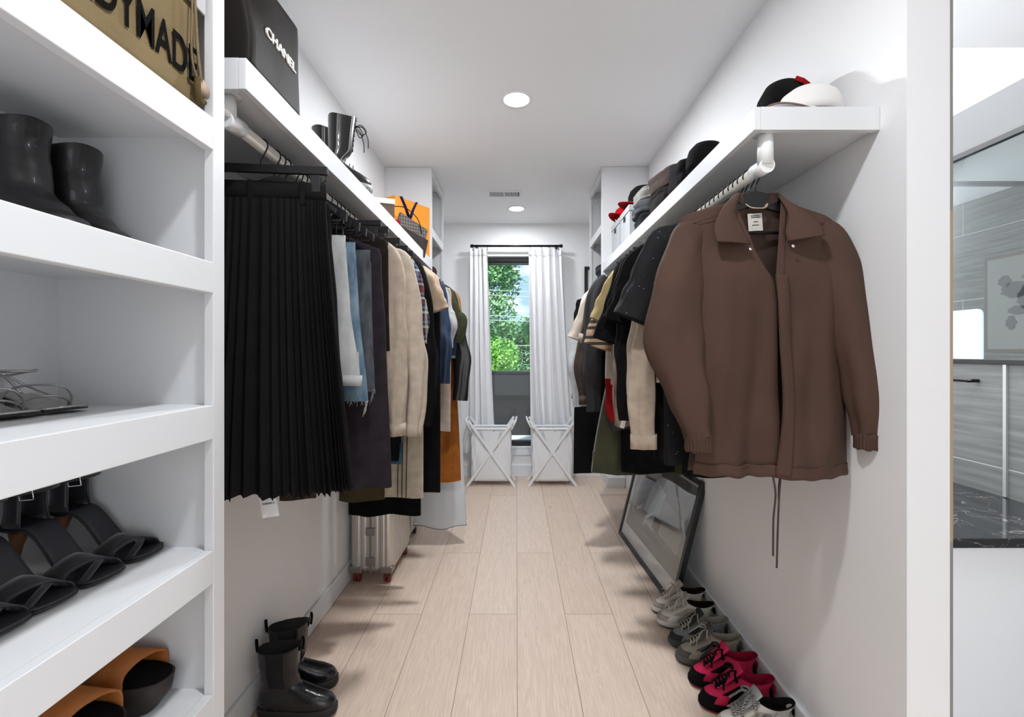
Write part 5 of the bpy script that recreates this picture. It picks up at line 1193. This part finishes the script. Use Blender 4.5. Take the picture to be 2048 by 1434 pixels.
MB().lathe([(.0008, 0), (.016, .0), (.018, .003), (.0008, .005)], n=24).build('leather_disc', fab(206, 180, 158), cb_, loc=(.010, .620, .044), rot=(0, R(90), 0))
MB().tube(catmull([(.010, .606, .06), (.014, .600, .03), (.012, .610, .012), (.012, .622, .02)], 6), .006, 8).build('knot', fab(104, 88, 56), cb_)
MB().box(.004, .009, .555, .632, .20, .36, 0, Matrix.Translation((0, 0, 0)) @ Matrix.Rotation(R(0), 4, 'X')).build('silver_flap', mat('silver_flap', srgb(178, 176, 178), .4), cb_, bevel=.002)

pb = thing('shopping_bag', 'large black paper shopping bag lettered CHANEL on the left hanging shelf', 'bag', (-.638, 1.085, LS+.0008))
PBM = mat('black_paper', srgb(30, 26, 25), .6, spec=.12, bump=(9, .5), noisecol=(4, srgb(40, 34, 32), (1, 1, 1)))
def pring(z, g=1):
    n = 88; r = []
    for k in range(n):
        a = 2*PI*k/n; x = -.085+.085*spow(math.cos(a), .12); y = .133+.133*spow(math.sin(a), .12); v = z/.27
        x += (-.012*v if x > -.085 else .02*v); y += .004*v*math.sin(x*20)+(.010*v if y > .125 else 0)
        if y < .03: x += .006*math.sin(z*22)
        x += .0015*math.sin(y*30+z*26)*(1 if x > -.08 else 0)*v
        r.append((x, y, z))
    return r
MB().loft([pring(.27*k/16) for k in range(17)], True, False).add(pring(0), [tuple(range(88))]).add([(p[0], p[1], p[2]) for p in pring(.225)], [tuple(range(88))]).build('bag_body', PBM, pb, solid=.0008)
text_mesh('CHANEL', .036, .155, .0005, mat('white_print', srgb(235, 232, 226), .5), 'lettering', pb, frame((-.0042, .158, .135), (0, 1, 0), (0, 0, 1)) @ Matrix.Rotation(R(-2), 4, 'Z'), .0026)
MB().tube(catmull([(-.05, .252, .27), (-.05, .285, .24), (-.05, .292, .19), (-.05, .268, .15)], 8), .005, 8).build('ribbon_handle', M['blk'], pb)

sb = thing('shoebox', 'brown shoebox with white lid on the left hanging shelf', 'box', (-.655, 2.44, LS+.0008), R(20))
MB().box(-.19, 0, 0, .29, 0, .105).build('box_base', mat('brown_card', srgb(92, 70, 58), .7), sb, bevel=.001)
MB().box(-.193, .003, -.003, .293, .1055, .132).build('lid', M['paper'], sb, bevel=.001)
MB().box(-.055, -.025, -.0012, -.0002, .02, .055).build('label', fab(60, 48, 42), sb)
ob = thing('shopping_bag', 'orange paper bag with navy ribbons and dark lettering, partly hidden by a pouch', 'bag', (-.806, 3.02, LS+.0008), math.atan2(.28, .176))
ORM = mat('orange_paper', srgb(232, 148, 44), .6, bump=(8, .3), noisecol=(5, srgb(222, 136, 36), (1, 1, 1)))
MB().box(0, .330, 0, .095, 0, .356).build('bag_body', ORM, ob, bevel=.002)
text_mesh('LOUIS VUITTON', .030, .25, .0004, mat('brown_print', srgb(60, 36, 20), .6), 'lettering', ob, frame((.150, -.0012, .190), (1, 0, 0), (0, 0, 1)), .0005)
NV = fab(30, 44, 96, .6)
for xa, xb_ in ((.045, .120), (.190, .125)):
    MB().tube([(xa, -.004, .357), (xa+(xb_-xa)*.5, -.006, .30), (xb_, -.008, .225)], .017, 6, flat=.22).build('ribbon', NV, ob)
MB().tube(catmull([(.045, -.004, .357), (.05, .03, .364), (.05, .094, .357)], 4), .007, 6, flat=.2).build('ribbon_loop', NV, ob)
po = thing('wallet_pouch', 'grey checked pouch with a black chain propped on the orange bag', 'pouch', (-.808, 2.915, LS+.0008), R(48)); po.scale = (1.22, 1, 1.28)
CHK = stripes('check_canvas', [srgb(66, 60, 58), srgb(112, 104, 98)], 'X', 60, plaid=True)
MB().box(.0, .19, -.012, .008, .08, .185, 0, Matrix.Rotation(R(18), 4, 'Y')).build('pouch_body', CHK, po, bevel=.004)
MB().box(.0, .21, -.030, -.014, .0, .10, 0, Matrix.Translation((0, 0, .012)) @ Matrix.Rotation(R(14), 4, 'Y')).build('flap', fab(72, 64, 62), po, bevel=.003)
MB().box(.002, .05, -.018, -.0125, .09, .13).build('red_patch', fab(168, 34, 40), po)
MB().tube(catmull([(.0, -.012, .19), (.08, -.02, .20), (.16, -.02, .16), (.19, -.02, .09)], 8), .0025, 6).build('chain', M['blkmetal'], po)

# caps, folded clothes and boxes on the right shelf
def cap(label, loc, rz, crown, brim, tilt=0, size=.088, edge=None, tab=None, h=.105):
    t = thing('cap', label, 'cap', loc, 0); t.rotation_euler = (tilt, 0, rz)
    rr = [[(size*g*math.cos(a)*1.08, size*g*math.sin(a)*.92, z) for a in [2*PI*k/48 for k in range(48)]] for g, z in ((1.0, .0), (1.02, .02), (1.0, h*.45), (.88, h*.72), (.62, h*.92), (.3, h*.99), (.02, h))]
    MB().loft(rr, True, True).build('crown', crown, t)
    def bf(u, v):
        a = R(-62)+R(124)*u; r0 = size*1.0; ext = .072*math.cos((u-.5)*PI)**.5 if 0 < u < 1 else 0
        x = (r0*1.06)*math.cos(a)+ext*v; y = r0*.92*math.sin(a)*(1+.02*v); return (x, y, .004-.030*(abs(2*u-1)**2)*.9-.006*v+.012)
    MB().grid(bf, 36, 8).build('brim', brim, t, solid=.0035)
    if edge: MB().tube([bf(k/36, 1) for k in range(37)], .0026, 6).build('brim_edge', edge, t)
    MB().lathe([(.0005, .004), (.006, .002), (.007, -.002), (.0005, -.002)], c=(0, 0, h), n=12).build('button', crown, t)
    if tab: MB().box(-.022, .022, -.006, .006, -.014, .014).build('woven_tab', tab, t, loc=(-size*.42, -size*.62, h*.86), rot=(R(-50), 0, R(-25)))
    return t
WHC = mat('white_cap_cloth', srgb(226, 222, 220), .8); WH = fab(232, 228, 224); REDF = fab(190, 28, 32)
cap('white cap with rounded crown at the near end of the right shelf', (.865, 1.345, RS+.026), R(200), WHC, WHC, size=.085, h=.088, edge=fab(150, 120, 112))
cap('black cap with a red woven tab behind the white cap', (.872, 1.495, RS+.026), R(60), BK, BK, size=.09, h=.195, tab=REDF)
def soft_pile(label, loc, rz, cols, w, d, h, n, seed, name='folded_garment', cat='folded clothes', group='folded clothes on the right shelf'):
    """one folded garment: soft layers of the same cloth"""
    out = []
    for i in range(n):
        t = thing(name, label[i], cat, (loc[0]+.006*math.sin(i*2.1+seed), loc[1]+.01*math.cos(i*1.7+seed), loc[2]+i*h/n+.0006), rz+.12*math.sin(i*3+seed), group)
        hh = h/n*.985; rr = []; N = 26
        for j in range(N+1):
            z = hh*j/N; q = abs(math.sin(j/N*PI*2+seed+i)); g = (.975+.025*q**.5)*(1-.10*(abs(2*j/N-1))**8)
            if j in (0, N): g *= .93
            r = []
            for k in range(72):
                a = 2*PI*k/72; x = w/2*g*spow(math.cos(a), .45); y = d/2*g*spow(math.sin(a), .45)
                p = Vector((x, y, z)); nn = noise.noise(p*14+Vector((seed, i*3, 0)))*.012+noise.noise(p*38+Vector((seed, i, 5)))*.005
                s_ = min(1, max(0, min(j, N-j)/3)); r.append((x+nn*math.cos(a), y+nn*math.sin(a), z+.006*noise.noise(Vector((x*9, y*9, seed+i)))*s_))
            rr.append(r)
        MB().loft(rr, True, True).build('folded_cloth', cols[i], t); out.append(t)
    return out
cap('black cap lying on the right shelf edge past the white cap', (.728, 1.735, RS+.026), R(20), BK, BK, size=.075, h=.110)
soft_pile(['crumpled black beanie on the right shelf after the caps'], (.745, 1.91, RS), 0, [fab(30, 29, 31)], .19, .16, .125, 1, 3, 'beanie', 'hat', None)
soft_pile(['dark taupe folded sweater, lower of the nearer pile on the right shelf', 'taupe folded sweater on top of the nearer pile on the right shelf'], (.79, 2.16, RS), .1, [fab(52, 46, 46), fab(86, 74, 70)], .27, .24, .19, 2, 5)
soft_pile(['charcoal folded trousers at the bottom of the pile before the boxes', 'grey folded tee in the pile before the boxes', 'pale grey folded knit topping the pile before the boxes'], (.80, 2.48, RS), -.1, [fab(44, 44, 48), fab(90, 92, 96), fab(146, 144, 138)], .30, .27, .215, 3, 9)
def storage_box(label, y):
    t = thing('storage_box', label, 'storage box', (.675, y, RS+.0006), 0, 'grey storage boxes')
    g = mat('grey_box', srgb(170, 172, 176), .7)
    MB().box(0, .285, 0, .235, 0, .185).build('box_base', g, t, bevel=.002); MB().box(-.004, .289, -.003, .238, .186, .222).build('lid', g, t, bevel=.002)
    MB().box(-.0055, -.0045, .095, .135, .150, .180).build('handle_hole', M['blkmatte'], t)
storage_box('grey lidded storage box on the right shelf, nearer one', 2.72)
storage_box('grey lidded storage box on the right shelf against the shelving', 2.985)
cap('black cap with a red brim on top of the nearer storage box', (.80, 2.84, RS+.250), R(190), fab(28, 26, 28), REDF, size=.095, h=.125)
cap('bright red cap on the corner of the further storage box', (.74, 3.10, RS+.250), R(215), fab(200, 16, 24), fab(200, 16, 24), size=.07, h=.075)
# folded things inside the two far shelving bays
soft_pile(['charcoal folded tee, lowest in the far right shelving', 'blue grey folded tee in the far right shelving', 'dark grey folded tee in the far right shelving', 'slate folded tee topping the far right shelving pile'], (.775, 3.64, CZ+.43), 0, [fab(58, 62, 68), fab(120, 132, 140), fab(60, 62, 66), fab(76, 80, 86)], .25, .32, .26, 4, 12, group='folded tees in the far shelving')
soft_pile(['white folded towel beside the tees in the far right shelving'], (.72, 3.51, CZ+.43), 0, [fab(214, 222, 228)], .10, .13, .17, 1, 4, 'folded_towel', 'towel', None)
soft_pile(['white folded cloth, lowest in the far left shelving', 'denim blue folded cloth in the far left shelving', 'dark red folded cloth topping the far left shelving pile'], (-.755, 3.66, CZ+.42), 0, [fab(206, 206, 208), fab(64, 74, 90), fab(80, 40, 50)], .21, .34, .25, 3, 21, group='folded clothes in the far left shelving')

# ------------------------------------------------------------------ suitcases
ALU = mat('ribbed_aluminium', srgb(196, 192, 186), .36, metal=.75, noisecol=(6, srgb(206, 204, 200), (1, 1, 1)))
WRED = mat('red_wheel', srgb(120, 32, 24), .5)
def suitcase(label, loc, rz, w, d, h, wheel, shell=ALU):
    t = thing('suitcase', label, 'suitcase', loc, rz, 'silver ribbed suitcases')
    zb = .065; n = 400
    def ring(z, g):
        P = []; rc = .035; per = 2*(w+d)
        for k in range(n):
            s = k/n*per
            if s < w: x, y, nx, ny = s, 0, 0, -1
            elif s < w+d: x, y, nx, ny = w, s-w, 1, 0
            elif s < 2*w+d: x, y, nx, ny = w-(s-w-d), d, 0, 1
            else: x, y, nx, ny = 0, d-(s-2*w-d), -1, 0
            u = x if ny else y; rib = .0022*(1 if (u*28 % 1) < .55 else -1)
            # round the corner
            cx = min(max(x, rc), w-rc); cy = min(max(y, rc), d-rc); dx, dy = x-cx, y-cy; l = math.hypot(dx, dy)
            if dx and dy: x, y = cx+dx/l*rc, cy+dy/l*rc; rib = 0
            x, y = x+nx*rib, y+ny*rib
            P.append((w/2+(x-w/2)*g, d/2+(y-d/2)*g, z))
        return P
    MB().loft([ring(zb, .90), ring(zb+.008, .96), ring(zb+.022, .995), ring(zb+.03, 1), ring(h-.03, 1), ring(h-.01, .98), ring(h, .92)], True, True).build('shell', shell, t)
    MB().box(w/2-.008, w/2+.008, -.004, .003, zb+.004, h-.01).build('frame_seam', M['hinge'], t, bevel=.001)
    for zz in (.13, .30, .50):
        MB().box(w/2-.026, w/2-.0015, -.009, -.004, zz-.022, zz+.022).box(w/2+.0015, w/2+.026, -.009, -.004, zz-.022, zz+.022).tube([(w/2, -.008, zz-.024), (w/2, -.008, zz+.024)], .003, 8).build('hinge', M['hinge'], t, bevel=.001)
    for sx in (0, 1):
        for sy in (0, 1):
            x, y = (.035 if sx == 0 else w-.035), (.035 if sy == 0 else d-.035)
            MB().box(x-.037, x+.037, (-.004 if sy == 0 else y-.02), (y+.02 if sy == 0 else d+.004), zb-.004, zb+.036).build('corner_guard', M['hinge'], t, bevel=.006)
            wl_ = MB()
            for q in (-.012, .012): wl_.lathe([(.004, -.008), (.025, -.008), (.027, -.003), (.027, .003), (.025, .008), (.004, .008)], n=24)
            wo_ = MB()
            for q in (-.011, .011):
                pr = [(.006, -.007), (.025, -.007), (.027, -.003), (.027, .003), (.025, .007), (.006, .007)]
                rg = [[(x+q+b, y+a*math.cos(2*PI*k/24)*1.0, .0275+a*math.sin(2*PI*k/24)) for k in range(24)] for a, b in pr]
                wo_.loft(rg, True, True)
            o = wo_.build('caster_wheel', wheel, t)
            MB().box(x-.006, x+.006, y-.012, y+.012, .034, zb+.006).build('fork', M['hinge'], o)
    MB().tube([(w*.3, d*.5, h-.002), (w*.32, d*.5, h+.025), (w*.68, d*.5, h+.025), (w*.7, d*.5, h-.002)], .008, 8).build('carry_handle', M['blk'], t)
    return t
suitcase('silver ribbed suitcase with red wheels, nearer the camera', (-.955, 2.60, 0), R(-1), .245, .42, .56, WRED)
suitcase('silver ribbed suitcase with dark wheels behind the first', (-.955, 3.03, 0), R(-2), .225, .335, .54, RUB)

# ------------------------------------------------------------------ picture leaning on the right wall
def lean_picture():
    t = thing('leaning_picture', 'large black framed print leaning on the right wall by the sneakers', 'picture', (.742, 3.33, .002))
    xa = Vector((.80-.742, 2.352-3.33, 0)).normalized(); Wd = (Vector((.80, 2.352, 0))-Vector((.742, 3.33, 0))).length
    lean = R(14.2); side = Vector((0, 0, 1)).cross(xa)
    if side.x < 0: side = -side
    ya = (Vector((0, 0, 1))*math.cos(lean)+side*math.sin(lean)).normalized(); Hh = .67
    fr_ = frame((0, 0, 0), xa, ya)           # local z = facing direction
    zz = (fr_.to_3x3() @ Vector((0, 0, 1)))
    sg = 1 if zz.x < 0 else -1               # face the aisle
    def bx(m, a0, a1, b0, b1, c0, c1): m.box(a0, a1, b0, b1, min(c0*sg, c1*sg), max(c0*sg, c1*sg), 0, fr_); return m
    b = .028; dp = .030
    f = MB(); bx(f, 0, Wd, 0, b, -dp, 0); bx(f, 0, Wd, Hh-b, Hh, -dp, 0); bx(f, 0, b, b, Hh-b, -dp, 0); bx(f, Wd-b, Wd, b, Hh-b, -dp, 0)
    f.build('frame', mat('black_frame', srgb(30, 33, 36), .35), t, bevel=.002)
    m = MB(); bx(m, b, Wd-b, b, Hh-b, -.014, -.012); m.build('mat_board', M['paper'], t)
    def poly(name, pts, col, c): 
        q = MB().prism(pts, .0003, fr_ @ Matrix.Translation((0, 0, c*sg)))
        q.build(name, mat('print_'+name, srgb(*col), .6), t)
    i0, i1, j0, j1 = b+.045, Wd-b-.02, b+.085, Hh-b-.015
    poly('print_sky', [(i0, j0), (i1, j0), (i1, j1), (i0, j1)], (128, 128, 128), -.0115)
    poly('print_water', [(i0, j0), (i1, j0), (i1, j0+.13), (i0, j0+.16)], (84, 86, 88), -.0110)
    poly('print_wall', [(i0+.06, j0+.15), (i1-.05, j0+.12), (i1-.04, j0+.30), (i0+.42, j0+.34), (i0+.30, j0+.36), (i0+.05, j0+.28)], (150, 152, 154), -.0106)
    poly('print_panel', [(i0+.28, j0+.10), (i0+.45, j0+.10), (i0+.52, j0+.36), (i0+.40, j0+.40)], (176, 190, 196), -.0102)
    poly('print_bench', [(i0+.32, j0+.07), (i0+.60, j0+.06), (i0+.60, j0+.10), (i0+.32, j0+.12)], (48, 50, 54), -.0098)
    poly('print_block', [(i0+.43, j0+.13), (i0+.53, j0+.13), (i0+.54, j0+.20), (i0+.44, j0+.205)], (60, 62, 66), -.0094)
    g = MB(); bx(g, b, Wd-b, b, Hh-b, -.006, -.004); g.build('glazing', glassmat('picture_glass', (.98, .99, .99, 1), 0, .45), t)
lean_picture()
# dark backpack behind the left hamper
bp = thing('backpack', 'grey black backpack standing behind the left laundry hamper', 'backpack', (-.66, 4.55, 0))
MB().loft([[((.10+.01*math.sin(z*9))*g*spow(math.cos(a), .5), .09*g*spow(math.sin(a), .5), z) for a in [2*PI*k/40 for k in range(40)]] for z, g in ((.001, .85), (.02, 1), (.15, 1.05), (.3, 1), (.40, .9), (.44, .6))], True, True).build('pack_body', fab(92, 92, 96), bp)
MB().tube(catmull([(.06, -.09, .38), (.115, -.12, .36), (.13, -.13, .33), (.11, -.12, .26)], 6), .006, 8, flat=.5).build('strap', BKS, bp)
